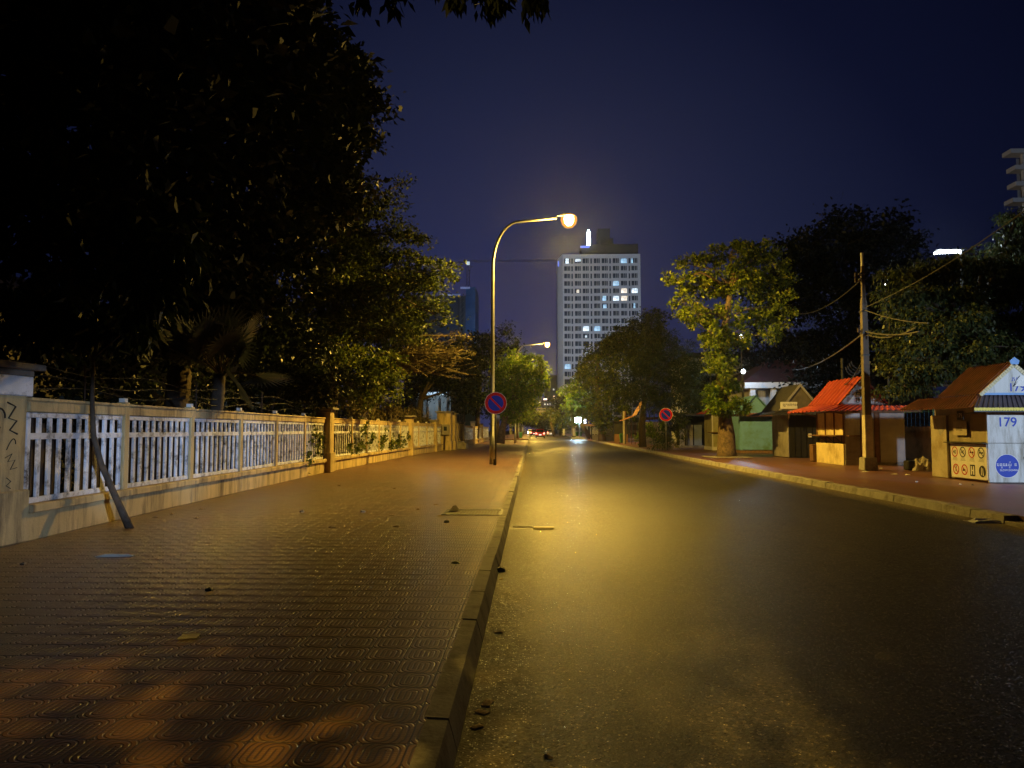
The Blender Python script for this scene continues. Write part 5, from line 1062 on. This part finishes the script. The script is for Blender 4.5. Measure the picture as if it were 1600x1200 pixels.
# white block at the right edge
Yr = 72; x0 = at(1588, 300, Yr).x; ztop = at(1590, 232, Yr).z; t = thing("balcony_block", "pale tower with projecting balcony slabs at the right edge", "building", (x0 + 9, Yr, 0)); fl = (at(1590, 258, Yr).z - ztop)
q = MB(); kk = (Yr + 16) / (Yr + 1.4); q.poly([(x0 + 1.0, Yr + 1.4), (x0 + 18, Yr + 1.4), (x0 + 22, Yr + 16), ((x0 + 1.0) * kk + .4, Yr + 16)], 0, ztop - .5); q.build("walls", M_GREYP, t)
for k in range(9):
    z = ztop - k * 1.62 * 1.0; MB().box(x0 - (.35 if k in (0, 3) else 0), Yr, z - .42, x0 + 18, Yr + 1.39, z).build("balcony_slab", M_FACADE, t)
for k in range(3): MB().box(x0 + .9 + k * 4, Yr + .2, 0, x0 + 1.25 + k * 4, Yr + .6, ztop - .43).build("column", M_FACADE, t)
light("slab_fill_spot", 'SPOT', (x0 - 16, 40, 22), (.6, .75, 1), 5000, .5, spot_size=R(40), spot_blend=.6).rotation_euler = (R(96), 0, R(-26))  # unseen spot added to brighten the balcony slabs

# ------------------------------------------------------------------ trees
GT = "trees along the street"
# left
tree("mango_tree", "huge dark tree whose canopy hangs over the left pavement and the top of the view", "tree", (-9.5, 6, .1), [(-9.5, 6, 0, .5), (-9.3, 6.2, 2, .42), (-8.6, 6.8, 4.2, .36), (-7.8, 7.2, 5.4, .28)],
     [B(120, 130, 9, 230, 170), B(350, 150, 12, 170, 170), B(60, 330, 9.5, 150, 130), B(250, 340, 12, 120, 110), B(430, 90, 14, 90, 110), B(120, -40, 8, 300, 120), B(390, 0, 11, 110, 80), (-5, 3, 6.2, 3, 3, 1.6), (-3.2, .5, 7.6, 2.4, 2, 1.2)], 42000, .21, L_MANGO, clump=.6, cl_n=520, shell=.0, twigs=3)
gaps = [(470, 1130, .46, .26), (405, 1150, .30, .16), (560, 1120, .25, .14), (130, 1045, .42, .24), (200, 1030, .2, .1), (320, 1062, .2, .16), (140, 1135, .22, .1), (600, 1175, .3, .12), (295, 995, .32, .26), (180, 869, .3, .12), (712, 880, .15, .15)]  # holes in an unseen leaf screen added to shape the rear lamp's light
gp = [(gnd(a, b_), c_, d_) for a, b_, c_, d_ in gaps]; cl_ = []
for gx in np.arange(-8, 5, .24):
    for gy in np.arange(.5, 11, .26):
        x, y = gx + rnd.uniform(-.1, .1), gy + rnd.uniform(-.1, .1)
        if any(((x - q.x) / (a + .12)) ** 2 + ((y - q.y) / (b_ + .12)) ** 2 < 1.0 for q, a, b_ in gp): continue
        bl_ = math.sin(x * 7.1 + 1.3 * math.sin(y * 4.3)) + math.sin(y * 5.3 + 1.7 * math.sin(x * 5.9 + 1))
        if -.40 < x < 1.8 and bl_ < .15 + 1.5 * max(0, x - .35): continue
        c_ = BACK.lerp(Vector((x, y, .1)), rnd.uniform(.30, .36)); cl_.append(c_)
P = np.repeat(np.array([tuple(c_) for c_ in cl_]), 7, 0); P = P + RG.normal(size=P.shape) * .045; nn = len(P)
T0 = bpy.data.objects["mango_tree"]; A_ = unit(RG.normal(size=(nn, 3)) + np.array([0, .3, -.4])); Nn = unit(RG.normal(size=(nn, 3)) * .5 + np.array([0, .3, 1.0])); Nn = unit(Nn - A_ * (Nn * A_).sum(1, keepdims=True))
leaf_mesh("leaf_screen", P, A_, Nn, .12 * (.7 + .6 * RG.random(nn)), .04 + .02 * RG.random(nn), L_MANGO, T0)
def spray(name, label, px, py, Y, rx, rz, n, leaf, lm, parent_tree=None): pass
TF = thing("overhanging_branch", "leafy branch tips hanging into the top edge of the view near its middle", "branch", at(760, -60, 5.5), None)
bl = [B(605, -18, 6.5, 55, 26, 40), B(700, -22, 5.4, 30, 28, 30), B(745, -14, 5.2, 28, 32, 30), B(790, -16, 5.3, 30, 32, 30), B(840, -22, 5.5, 28, 26, 30), B(780, -60, 5.4, 110, 30, 60)]
P, O, CC = blobpoints(bl, 620, .06, 30, 1.0, .2); nn = len(P); A_ = unit(RG.normal(size=(nn, 3)) * .35 + np.array([.1, 0, -1.0])); Nn = unit(RG.normal(size=(nn, 3)) * .6 + np.array([.2, -.8, .2])); Nn = unit(Nn - A_ * (Nn * A_).sum(1, keepdims=True)); L_ = .13 * (.7 + .6 * RG.random(nn))
leaf_mesh("leaves", P, A_, Nn, L_, L_ * .17, L_MANGO, TF, .05)
q = MB(); q.tube([at(900, -60, 5.6), at(780, -55, 5.4), at(690, -40, 5.4), at(560, -40, 6.6)], [.012, .018, .022, .05], 6); q.build("twig", M_BARKD, TF)
p = gnd(205, 825)
tk = [(p.x, p.y, .1, .075), (at(180, 775, p.y).x, p.y, at(180, 775, p.y).z, .06), (at(158, 725, p.y).x, p.y, at(158, 725, p.y).z, .055), (at(146, 680, p.y).x, p.y, at(146, 680, p.y).z, .05), (at(144, 620, p.y).x, p.y, at(144, 620, p.y).z, .04), (at(146, 560, p.y).x, p.y, at(146, 560, p.y).z, .03), (at(160, 490, p.y).x, p.y, at(160, 490, p.y).z, .025)]
Ys = p.y
tree("leaning_sapling", "thin leaning sapling with long drooping leaves growing from the pavement", "tree", (p.x, p.y, .15), [(a_, b_, c_, d_ * .78) for a_, b_, c_, d_ in tk], [B(220, 455, Ys - .6, 45, 45), B(180, 430, Ys, 40, 40), B(120, 480, Ys, 60, 50), B(170, 520, Ys + .3, 60, 35), B(250, 420, Ys - .5, 45, 40), B(60, 500, Ys, 50, 50), B(280, 380, Ys, 40, 40), B(225, 500, Ys - .7, 16, 18)], 2600, .26, L_SAP, bark=M_BARKD, clump=.22, cl_n=90, style='droop', wr=.17, shell=.2, twigs=3)
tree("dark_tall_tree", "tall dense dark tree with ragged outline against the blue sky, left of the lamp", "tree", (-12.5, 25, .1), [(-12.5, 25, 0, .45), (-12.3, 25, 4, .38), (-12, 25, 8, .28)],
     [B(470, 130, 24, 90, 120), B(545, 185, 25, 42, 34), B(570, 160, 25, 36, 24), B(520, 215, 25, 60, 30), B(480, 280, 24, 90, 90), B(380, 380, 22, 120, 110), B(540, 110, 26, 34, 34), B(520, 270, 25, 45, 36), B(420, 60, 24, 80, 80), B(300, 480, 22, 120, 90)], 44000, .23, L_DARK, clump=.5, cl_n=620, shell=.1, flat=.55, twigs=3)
tree("layered_tree", "tree with flat layered branches, its right tips lit yellow by the street lamp", "tree", (-9.6, 34, .1), [(-9.6, 34, 0, .32), (-9.5, 34, 4, .27), (-9.4, 34, 8, .2), (-9.3, 34, 10.5, .12)],
     [B(545, 315, 34, 75, 26), B(600, 325, 33, 38, 12), B(560, 360, 34, 95, 26), B(640, 372, 33, 38, 11), B(520, 400, 34, 110, 40), B(625, 405, 33, 55, 15), B(690, 425, 32.5, 44, 13), B(655, 445, 32.5, 60, 15), B(570, 450, 33.5, 100, 32), B(640, 480, 32.5, 50, 18), B(680, 492, 32, 26, 22), B(600, 510, 33, 80, 24), B(500, 480, 34, 90, 50), B(630, 285, 34, 14, 8), B(560, 285, 34, 40, 14)], 30000, .15, L_TIER, clump=.4, cl_n=520, flat=.35, shell=.15, twigs=5)
def twigs_extra(b):
    f = at(606, 572, 36)
    for k in range(46):
        s0 = Vector((f.x + rnd.uniform(-1.2, .6), f.y + rnd.uniform(-.8, .8), f.z + rnd.uniform(-.8, .6))); e = at(rnd.uniform(640, 735), rnd.uniform(520, 592), 35 + rnd.uniform(-1.6, 1.6))
        m_ = s0.lerp(e, .5) + Vector((0, 0, rnd.uniform(.05, .5))); b.tube([s0, m_, e], [.035, .022, .008], 4)
        for j in range(5):
            s1 = m_.lerp(e, rnd.random()); b.tube([s1, s1 + Vector((rnd.uniform(.2, .9), rnd.uniform(-.4, .4), rnd.uniform(-.15, .35)))], [.012, .005], 3)
f = at(606, 572, 36)
tree("dry_branched_tree", "low tree with brown dry branches sweeping right under the layered tree", "tree", (-8.6, 36, .1), [(-8.6, 36, 0, .2), (-8.3, 36, 2, .16), (f.x, f.y, f.z, .12)],
     [B(715, 548, 35, 22, 9), B(690, 560, 35, 26, 10), B(670, 545, 35, 40, 14), B(720, 525, 34.5, 16, 9), B(640, 565, 35.5, 40, 18)], 2600, .12, L_DRY, bark=M_TWIG, clump=.22, cl_n=120, flat=.4, shell=.1, extra=twigs_extra)
tree("lit_shrub", "leafy shrub lit yellow-green just above the plant-grown fence", "shrub", (-8.9, 29, .1), [(-8.9, 29, 0, .09), (-8.8, 29, 1.5, .07), (-8.6, 29, 2.6, .05)], [B(575, 585, 29, 45, 30), B(540, 560, 30, 30, 30), B(600, 565, 29, 30, 22), B(560, 615, 29, 55, 22), B(615, 600, 30, 25, 22)], 5200, .13, L_MID, clump=.25, cl_n=150, shell=.1, twigs=3)
tree("fan_shrub", "darker shrub between the lit shrub and the pillar", "shrub", (-8.8, 24, .1), [(-8.8, 24, 0, .09), (-8.7, 24, 2.4, .05)], [B(500, 600, 24, 45, 40), B(450, 590, 24, 50, 50), B(480, 540, 25, 45, 40)], 4200, .15, L_DARK, clump=.3, cl_n=100, shell=.1)
q = thing("dry_creeper", "rust-brown dried creeper draped along the top of the lamp-lit fence", "creeper", (-7.9, 38, 2), None)
bl = [(FX(y) - .45, y, 2.45 + .25 * math.sin(y), .35, .9, .42) for y in np.arange(31, 50, 1.3)]
P, O, CC = blobpoints(bl, 5200, .15, 160, 1, .1); nn = len(P); A_ = unit(RG.normal(size=(nn, 3)) + np.array([0, 0, -.8])); Nn = unit(RG.normal(size=(nn, 3))); leaf_mesh("foliage", P, A_, Nn, .12 * (.6 + .8 * RG.random(nn)), .02 + .02 * RG.random(nn), L_DRY, q)
sb = MB()
for k in range(120): y = rnd.uniform(31, 50); sb.tube([(FX(y) - .4, y, .9), (FX(y) - .42, y + rnd.uniform(-.5, .5), 2.2), (FX(y) - .4 + rnd.uniform(-.3, .3), y + rnd.uniform(-.8, .8), 2.5 + rnd.random() * .5)], .012, 3)
sb.build("stems", M_TWIG, q)
for i, (y0, y1, n_, lb) in enumerate(((22.8, 25, 900, "creeping plant in the last bay left of the dark-sided pillar"), (28.9, 33, 1700, "bushy green plant pushing through the lamp-lit railings"), (34, 38, 1900, "tall green plant behind the middle of the lamp-lit railings"), (38.4, 41.6, 1100, "pale green plant behind the railings near the slim pillar"))):
    t = thing("fence_plant", lb, "plant", (FX(y0) - .25, (y0 + y1) / 2, .15), "plants growing through the fence"); bl = [(FX(y) - .12, y, rnd.uniform(.8, 1.5), .26, .6, .5) for y in np.arange(y0, y1, .7)]
    P, O, CC = blobpoints(bl, n_, .14, 40, 1, .1); nn = len(P); A_ = unit(RG.normal(size=(nn, 3)) + np.array([.3, 0, .2])); Nn = unit(RG.normal(size=(nn, 3)) + np.array([.8, -.4, .3])); Nn = unit(Nn - A_ * (Nn * A_).sum(1, keepdims=True)); leaf_mesh("foliage", P, A_, Nn, .14 * (.6 + .8 * RG.random(nn)), .03 + .03 * RG.random(nn), L_MID, t)
    sb = MB()
    for b_ in bl: sb.tube([(b_[0] - .15, b_[1], .16), (b_[0] - .05, b_[1] + .1, b_[2])], .012, 4)
    sb.build("stem", M_TWIG, t)
tree("backdrop_tree", "dark evergreen standing behind the layered tree and the dark-sided pillar", "tree", (-16, 44, .1), [(-16, 44, 0, .4), (-16, 44, 5, .3)], [B(480, 340, 44, 100, 80), B(550, 420, 44, 90, 80), B(590, 510, 44, 80, 50), B(470, 510, 42, 110, 80), B(540, 570, 44, 110, 50), B(400, 560, 40, 90, 60), B(620, 430, 46, 40, 40)], 26000, .3, L_DARK, clump=.8, cl_n=330, shell=.1, twigs=2)
# fan palm behind the fence
Yq = 17; c = at(372, 520, Yq); t = thing("fan_palm", "fan palm with grey-blue fronds in the dark behind the first fence section", "palm", (c.x - .6, Yq, .1)); sb = MB(); sb.tube([(c.x - .6, Yq, 0), (c.x - .5, Yq, 1.6), (c.x - .4, Yq, 2.9)], [.2, .17, .14], 8)
hub = Vector((c.x - .4, Yq, 2.9)); PP, AA, NN_, LL, WW = [], [], [], [], []
for k in range(15):
    a = rnd.uniform(-2.8, 2.8); el = rnd.uniform(-.5, 1.1); d = Vector((math.cos(a) * math.cos(el), -abs(math.sin(a)) * math.cos(el) * .8, math.sin(el))).normalized(); e = hub + d * rnd.uniform(.7, 1.3); sb.tube([hub, hub.lerp(e, .5) + Vector((0, 0, .08)), e], [.02, .015, .01], 4)
    s_ = Matrix.Rotation(rnd.uniform(-1.2, 1.2), 3, d) @ d.cross(Vector((0, 0, 1))).normalized(); u_ = s_.cross(d)
    for j in range(26):
        g_ = (j / 25 - .5) * 4.2; v = (d * math.cos(g_) + s_ * math.sin(g_)).normalized() + Vector((0, 0, -.12)); PP.append(e); AA.append(v.normalized()); NN_.append(u_); LL.append(.85 * (1 - .12 * abs(g_))); WW.append(.035)
leaf_mesh("fronds", np.array(PP), np.array(AA), np.array(NN_), np.array(LL), np.array(WW), L_PALM, t, .02); sb.build("trunk", M_BARKD, t, smooth=True)
# undergrowth that fills the dark garden
bl = [(-11.5 - 2.5 * rnd.random(), y, 1.8 + rnd.random() * 1.6, 1.8, 1.6, 2.0 + rnd.random()) for y in np.arange(7, 75, 2.0)]
P, O, CC = blobpoints(bl, 42000, .5, 420, 1, .1); nn = len(P); A_ = unit(O + RG.normal(size=(nn, 3)) * .7 + np.array([0, 0, -.2])); Nn = unit(RG.normal(size=(nn, 3)) + np.array([.3, -.2, .7])); leaf_mesh("undergrowth", P, A_, Nn, .15 * (.6 + .8 * RG.random(nn)), .045 + .03 * RG.random(nn), L_DARK)["kind"] = "stuff"
# left, further down the street
tree("dark_roadside_tree", "broad dark tree above the pavilion, left of the lamp pole", "tree", (-9.5, 58, .1), [(-9.5, 58, 0, .3), (-9.2, 58, 4, .22)], [B(720, 580, 58, 45, 42), B(680, 580, 58, 30, 30), B(740, 545, 60, 34, 28), B(700, 555, 60, 30, 22), B(650, 600, 60, 20, 18), B(735, 630, 58, 24, 24)], 9000, .22, L_DARK, clump=.6, cl_n=170, group=GT)
tree("pointed_tree", "dark pointed tree rising behind the lamp pole", "tree", (-7, 84, .1), [(-7, 84, 0, .3), (-6.6, 84, 6, .2), (-6.3, 84, 12, .08)], [B(790, 512, 84, 8, 14), B(790, 535, 84, 24, 18), B(785, 560, 84, 42, 26), B(770, 590, 84, 50, 30), B(755, 545, 86, 30, 24), B(760, 620, 84, 40, 24)], 9000, .26, L_DARK, clump=.6, cl_n=170, group=GT)
p0 = gnd(783, 690); Y0 = 76
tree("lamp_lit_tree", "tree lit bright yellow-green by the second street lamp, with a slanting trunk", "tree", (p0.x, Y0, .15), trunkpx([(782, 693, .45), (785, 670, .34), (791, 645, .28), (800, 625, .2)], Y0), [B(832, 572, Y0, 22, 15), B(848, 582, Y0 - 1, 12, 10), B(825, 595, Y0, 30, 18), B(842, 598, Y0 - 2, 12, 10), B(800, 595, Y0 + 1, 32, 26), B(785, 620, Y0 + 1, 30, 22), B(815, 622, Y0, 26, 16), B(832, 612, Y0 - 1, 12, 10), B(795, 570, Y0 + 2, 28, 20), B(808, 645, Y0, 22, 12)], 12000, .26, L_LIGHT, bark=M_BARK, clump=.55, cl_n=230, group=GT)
tree("far_left_tree", "smaller yellow-lit tree past the side street on the left", "tree", (-3.6, 132, .15), [(-3.6, 132, 0, .3), (-3.4, 132, 3, .22)], [B(822, 640, 132, 18, 14), B(832, 628, 132, 10, 9), B(835, 648, 132, 9, 9), B(805, 648, 132, 22, 16), B(815, 622, 134, 18, 14)], 5000, .36, L_MID, clump=.8, cl_n=110, group=GT)
tree("far_dark_tree", "dark tree closing the left side of the far road", "tree", (-5, 180, .15), [(-5, 180, 0, .3), (-5, 180, 3, .2)], [B(822, 655, 180, 16, 9), B(838, 655, 200, 12, 7), B(800, 650, 180, 20, 18)], 3000, .45, L_DARK, clump=.9, cl_n=70, group=GT)
tree("pavement_trunk_tree", "tree with a straight dark trunk on the left pavement behind the slanting one", "tree", (-5.6, 112, .15), [(-5.4, 100, .1, .3), (-5.4, 100, 3, .24), (-5.3, 100, 5, .2)], [B(775, 635, 100, 26, 18), B(790, 640, 100, 20, 14)], 3000, .3, L_DARK, clump=.7, cl_n=70, group=GT)
# right
Y1 = 40
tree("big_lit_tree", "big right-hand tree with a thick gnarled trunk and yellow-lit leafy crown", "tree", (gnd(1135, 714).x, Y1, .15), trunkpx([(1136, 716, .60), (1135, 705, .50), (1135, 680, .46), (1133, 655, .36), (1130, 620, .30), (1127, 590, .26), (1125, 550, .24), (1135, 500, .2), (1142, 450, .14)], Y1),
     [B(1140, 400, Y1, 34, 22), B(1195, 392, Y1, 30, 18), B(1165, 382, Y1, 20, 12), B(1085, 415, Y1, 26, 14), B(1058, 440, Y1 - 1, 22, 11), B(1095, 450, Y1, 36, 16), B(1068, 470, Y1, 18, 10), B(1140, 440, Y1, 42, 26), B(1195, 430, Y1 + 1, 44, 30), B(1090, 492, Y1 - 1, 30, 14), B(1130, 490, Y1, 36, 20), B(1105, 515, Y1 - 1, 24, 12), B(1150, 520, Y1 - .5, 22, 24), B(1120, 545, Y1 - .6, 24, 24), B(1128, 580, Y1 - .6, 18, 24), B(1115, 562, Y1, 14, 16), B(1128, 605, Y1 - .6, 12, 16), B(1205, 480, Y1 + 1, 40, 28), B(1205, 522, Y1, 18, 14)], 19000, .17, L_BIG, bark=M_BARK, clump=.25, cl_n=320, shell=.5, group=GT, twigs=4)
t = thing("epiphyte_shoot", "bright yellow-green shoots sprouting from the big tree's trunk just below mid height", "shoots", (at(1122, 640, Y1 - .6).x, Y1 - .6, at(1122, 650, Y1).z), None)
bl = [B(1112, 612, Y1 - .8, 11, 8), B(1112, 628, Y1 - .8, 12, 7), B(1122, 638, Y1 - .8, 14, 9), B(1137, 640, Y1 - .7, 12, 9), B(1150, 625, Y1 - .6, 10, 8), B(1162, 637, Y1 - .4, 12, 9), B(1145, 600, Y1 - .7, 10, 9)]
P, O, CC = blobpoints(bl, 2200, .16, 60, .6, .1); nn = len(P); A_ = unit(O + RG.normal(size=(nn, 3)) * .5 + np.array([-.3, -.2, -.1])); Nn = unit(RG.normal(size=(nn, 3)) * .5 + np.array([-.3, -.2, .9])); Nn = unit(Nn - A_ * (Nn * A_).sum(1, keepdims=True)); leaf_mesh("leaves", P, A_, Nn, .2 * (.6 + .8 * RG.random(nn)), .03 + .02 * RG.random(nn), L_LIGHT, t); q = MB(); c0 = at(1133, 640, Y1)
for b_ in bl: q.tube([c0, Vector(b_[:3])], [.03, .01], 4)
q.build("stem", M_BARK, t)
q = MB(); p = gnd(1130, 715); q.poly([(p.x - .9, p.y - .9), (p.x + 1.3, p.y - .9), (p.x + 1.3, p.y + 1), (p.x - .9, p.y + 1)], .151, .21); tag(q.build("tree_pit_kerb", M_CONC, bevel=.02), "low square kerb round the foot of the big right-hand tree", "tree pit")
tree("dark_crown_tree", "very large dark tree behind the utility pole, highest crown on the right", "tree", (22, 52, .1), [(22, 52, 0, .7), (22, 52, 6, .5), (22, 52, 10, .3)],
     [B(1340, 365, 52, 62, 34), B(1300, 392, 52, 60, 30), B(1400, 385, 52, 50, 36), B(1250, 425, 51, 48, 36), B(1240, 480, 50, 50, 40), B(1320, 450, 50, 90, 50), B(1310, 345, 52, 16, 12), B(1400, 345, 52, 26, 12), B(1420, 430, 52, 50, 50), B(1235, 400, 50, 44, 24), B(1215, 450, 50, 40, 40), B(1260, 380, 52, 40, 20), B(1480, 450, 52, 80, 46), B(1570, 440, 52, 80, 50), B(1600, 390, 50, 50, 40), B(1460, 530, 50, 80, 60), B(1570, 540, 50, 80, 60), B(1270, 540, 50, 60, 40), B(1360, 530, 50, 70, 60), B(1220, 545, 51, 24, 20)], 46000, .28, L_DARK, clump=.7, cl_n=560, shell=.2, twigs=2, group=GT)
Y3 = 29
tree("drooping_tree", "wide tree with drooping feathery sprays behind kiosk 179, lit green from below", "tree", (17.8, 30, .1), [(17.8, 30, 0, .4), (17.6, 30, 3, .33), (17.3, 30, 5, .25)],
     [B(1415, 432, Y3, 44, 12), B(1470, 420, Y3, 60, 18), B(1540, 410, Y3 + 1, 50, 20), B(1590, 380, Y3 + 2, 34, 26), B(1590, 340, Y3 + 2, 22, 16), B(1420, 462, Y3, 50, 12), B(1480, 460, Y3, 60, 16), B(1560, 455, Y3, 50, 22), B(1430, 490, Y3, 40, 12), B(1500, 500, Y3 - 1, 60, 22), B(1580, 500, Y3, 40, 28), B(1450, 540, Y3 - 1, 40, 16), B(1520, 545, Y3 - 1, 60, 24), B(1400, 560, Y3, 26, 22), B(1440, 580, Y3 - 1, 50, 16), B(1420, 606, Y3, 40, 14), B(1490, 575, Y3 - 1, 40, 20), B(1580, 545, Y3, 40, 24), B(1390, 520, Y3 + 1, 22, 24)], 30000, .17, L_FEATH, clump=.32, cl_n=520, style='droop', wr=.2, flat=.45, shell=.1, twigs=6, group=GT)
Y4 = 63
tree("feathery_shrub_tree", "dark green feathery tree with sweeping fronds over the second no-parking sign", "tree", (gnd(1003, 698).x, 64, .15), [(9.0, 64, .1, .34), (8.95, 64, 2, .28), (9.3, 64, 5, .2), (10, 64, 8, .1)],
     [B(1018, 505, Y4 + 1, 14, 14), B(1025, 530, Y4 + 1, 30, 18), B(1050, 550, Y4, 36, 18), B(1015, 560, Y4, 30, 18), B(1045, 580, Y4, 50, 20), B(1000, 590, Y4, 24, 18), B(1075, 575, Y4 + 1, 26, 22), B(1020, 610, Y4, 38, 18), B(1065, 610, Y4, 40, 22), B(1000, 622, Y4, 20, 14), B(1040, 635, Y4 - 1, 40, 16), B(1080, 630, Y4 + 1, 22, 20), B(1055, 655, Y4 - 1, 22, 12)], 26000, .34, L_FEATH, clump=.6, cl_n=380, style='feather', wr=.07, flat=.45, shell=.15, twigs=5, group=GT)
tree("kerbside_bush", "untidy bush round the foot of the second no-parking sign", "bush", (9.3, 54, .15), [(9.3, 54, .1, .06), (9.3, 54, .8, .04)], [B(1045, 690, 53, 18, 9), B(1060, 675, 53, 12, 14), B(1032, 680, 54, 12, 12), B(1052, 665, 54, 16, 9), B(1028, 698, 52, 12, 4)], 2200, .22, L_FEATH, clump=.3, cl_n=60, style='feather', wr=.1, shell=.1, group=None)
tree("yellow_lit_bush", "small bush lit yellow beside the orange-roofed stall's wall", "bush", (9.9, 70, .15), [(9.9, 70, .1, .05), (9.9, 70, 1, .04)], [B(996, 686, 70, 5, 7), B(1018, 680, 69, 12, 6), B(1014, 668, 69, 10, 6), B(1036, 668, 68, 8, 8)], 900, .22, L_LIGHT, clump=.3, cl_n=30, shell=.1)
Y5 = 98
tree("ivy_trunk_tree", "tall tree with foliage hugging its trunk, in front of the tower block's right side", "tree", (gnd(941, 689).x, Y5, .15), trunkpx([(941, 691, .55), (940, 670, .45), (937, 640, .4), (932, 600, .3), (935, 560, .2)], Y5),
     [B(1020, 500, 104, 26, 16), B(1000, 525, 102, 40, 22), B(965, 530, Y5, 16, 22), B(975, 520, Y5 + 3, 24, 18), B(950, 555, Y5, 36, 22), B(930, 565, Y5 - 1, 24, 16), B(985, 560, Y5, 40, 26), B(920, 590, Y5 - 1, 24, 20), B(950, 600, Y5, 34, 28), B(985, 600, Y5 + 2, 40, 30), B(940, 635, Y5 - 1.5, 24, 26), B(965, 640, Y5 - 1, 22, 22), B(930, 655, Y5 - 1.5, 16, 14), B(1010, 560, Y5 + 3, 34, 34), B(1035, 530, 104, 18, 16), B(955, 665, Y5 - 1, 14, 10)], 24000, .32, L_MID, bark=M_BARK, clump=.7, cl_n=330, shell=.35, group=GT)
tree("far_lit_tree", "tree with bright yellow sprays reaching over the flood lamp", "tree", (9.6, 134, .15), [(9.6, 134, 0, .4), (9.4, 134, 4, .3), (9.0, 134, 6, .2)], [B(885, 613, 130, 8, 5), B(897, 622, 130, 12, 7), B(890, 634, 130, 14, 4), B(905, 605, 132, 18, 12), B(912, 625, 132, 20, 16), B(900, 642, 132, 20, 10), B(893, 655, 140, 16, 9), B(915, 645, 132, 18, 12)], 7000, .36, L_LIGHT, clump=.7, cl_n=150, group=GT)
tree("far_round_tree", "round dark tree under the tower's left foot at the end of the road", "tree", (5, 210, .15), [(6.5, 210, 0, .4), (6.3, 210, 4, .3)], [B(876, 632, 210, 14, 12), B(866, 645, 210, 12, 9), B(872, 655, 205, 12, 9), B(888, 640, 210, 14, 14)], 4500, .5, L_DARK, clump=1.0, cl_n=90, group=GT)
tree("far_road_end_tree", "dark tree mass closing the far end of the road beneath the footbridge", "tree", (1.5, 320, .1), [(1.5, 320, 0, .5), (1.5, 320, 4, .3)], [B(848, 660, 320, 14, 9), B(862, 658, 320, 12, 10), B(835, 658, 320, 12, 9)], 3500, .7, L_DARK, clump=1.2, cl_n=70, group=GT)
tree("far_right_tree", "tree with a leaning lit trunk by the far right kerb", "tree", (7.3, 175, .15), trunkpx([(866, 680, .4), (862, 665, .3), (860, 655, .25)], 175), [B(870, 655, 175, 10, 8), B(877, 664, 175, 8, 7), B(858, 648, 178, 9, 6)], 2500, .42, L_MID, bark=M_BARK, clump=.8, cl_n=60, group=GT)
tree("backdrop_tree", "dark tree filling the gap behind the dark kiosk and the villa", "tree", (24, 66, .1), [(24, 66, 0, .4), (24, 66, 5, .3)], [B(1290, 590, 58, 50, 40), B(1180, 590, 70, 40, 40), B(1240, 555, 66, 40, 30), B(1090, 610, 75, 40, 40), B(1160, 545, 72, 40, 30), B(1330, 600, 50, 50, 30)], 12000, .3, L_DARK, clump=.8, cl_n=170, shell=.3)

# ------------------------------------------------------------------ render settings
S.view_settings.view_transform = 'Standard'; S.view_settings.look = 'None'; S.view_settings.exposure = 0; S.view_settings.gamma = 1
cy = S.cycles; cy.use_denoising = True
try: cy.denoiser = 'OPENIMAGEDENOISE'
except Exception: pass
cy.max_bounces = 5; cy.diffuse_bounces = 2; cy.glossy_bounces = 2; cy.transmission_bounces = 2; cy.volume_bounces = 0; cy.transparent_max_bounces = 4
cy.sample_clamp_indirect = 2.0; cy.sample_clamp_direct = 0; cy.caustics_reflective = False; cy.caustics_refractive = False
S.render.engine = 'CYCLES'
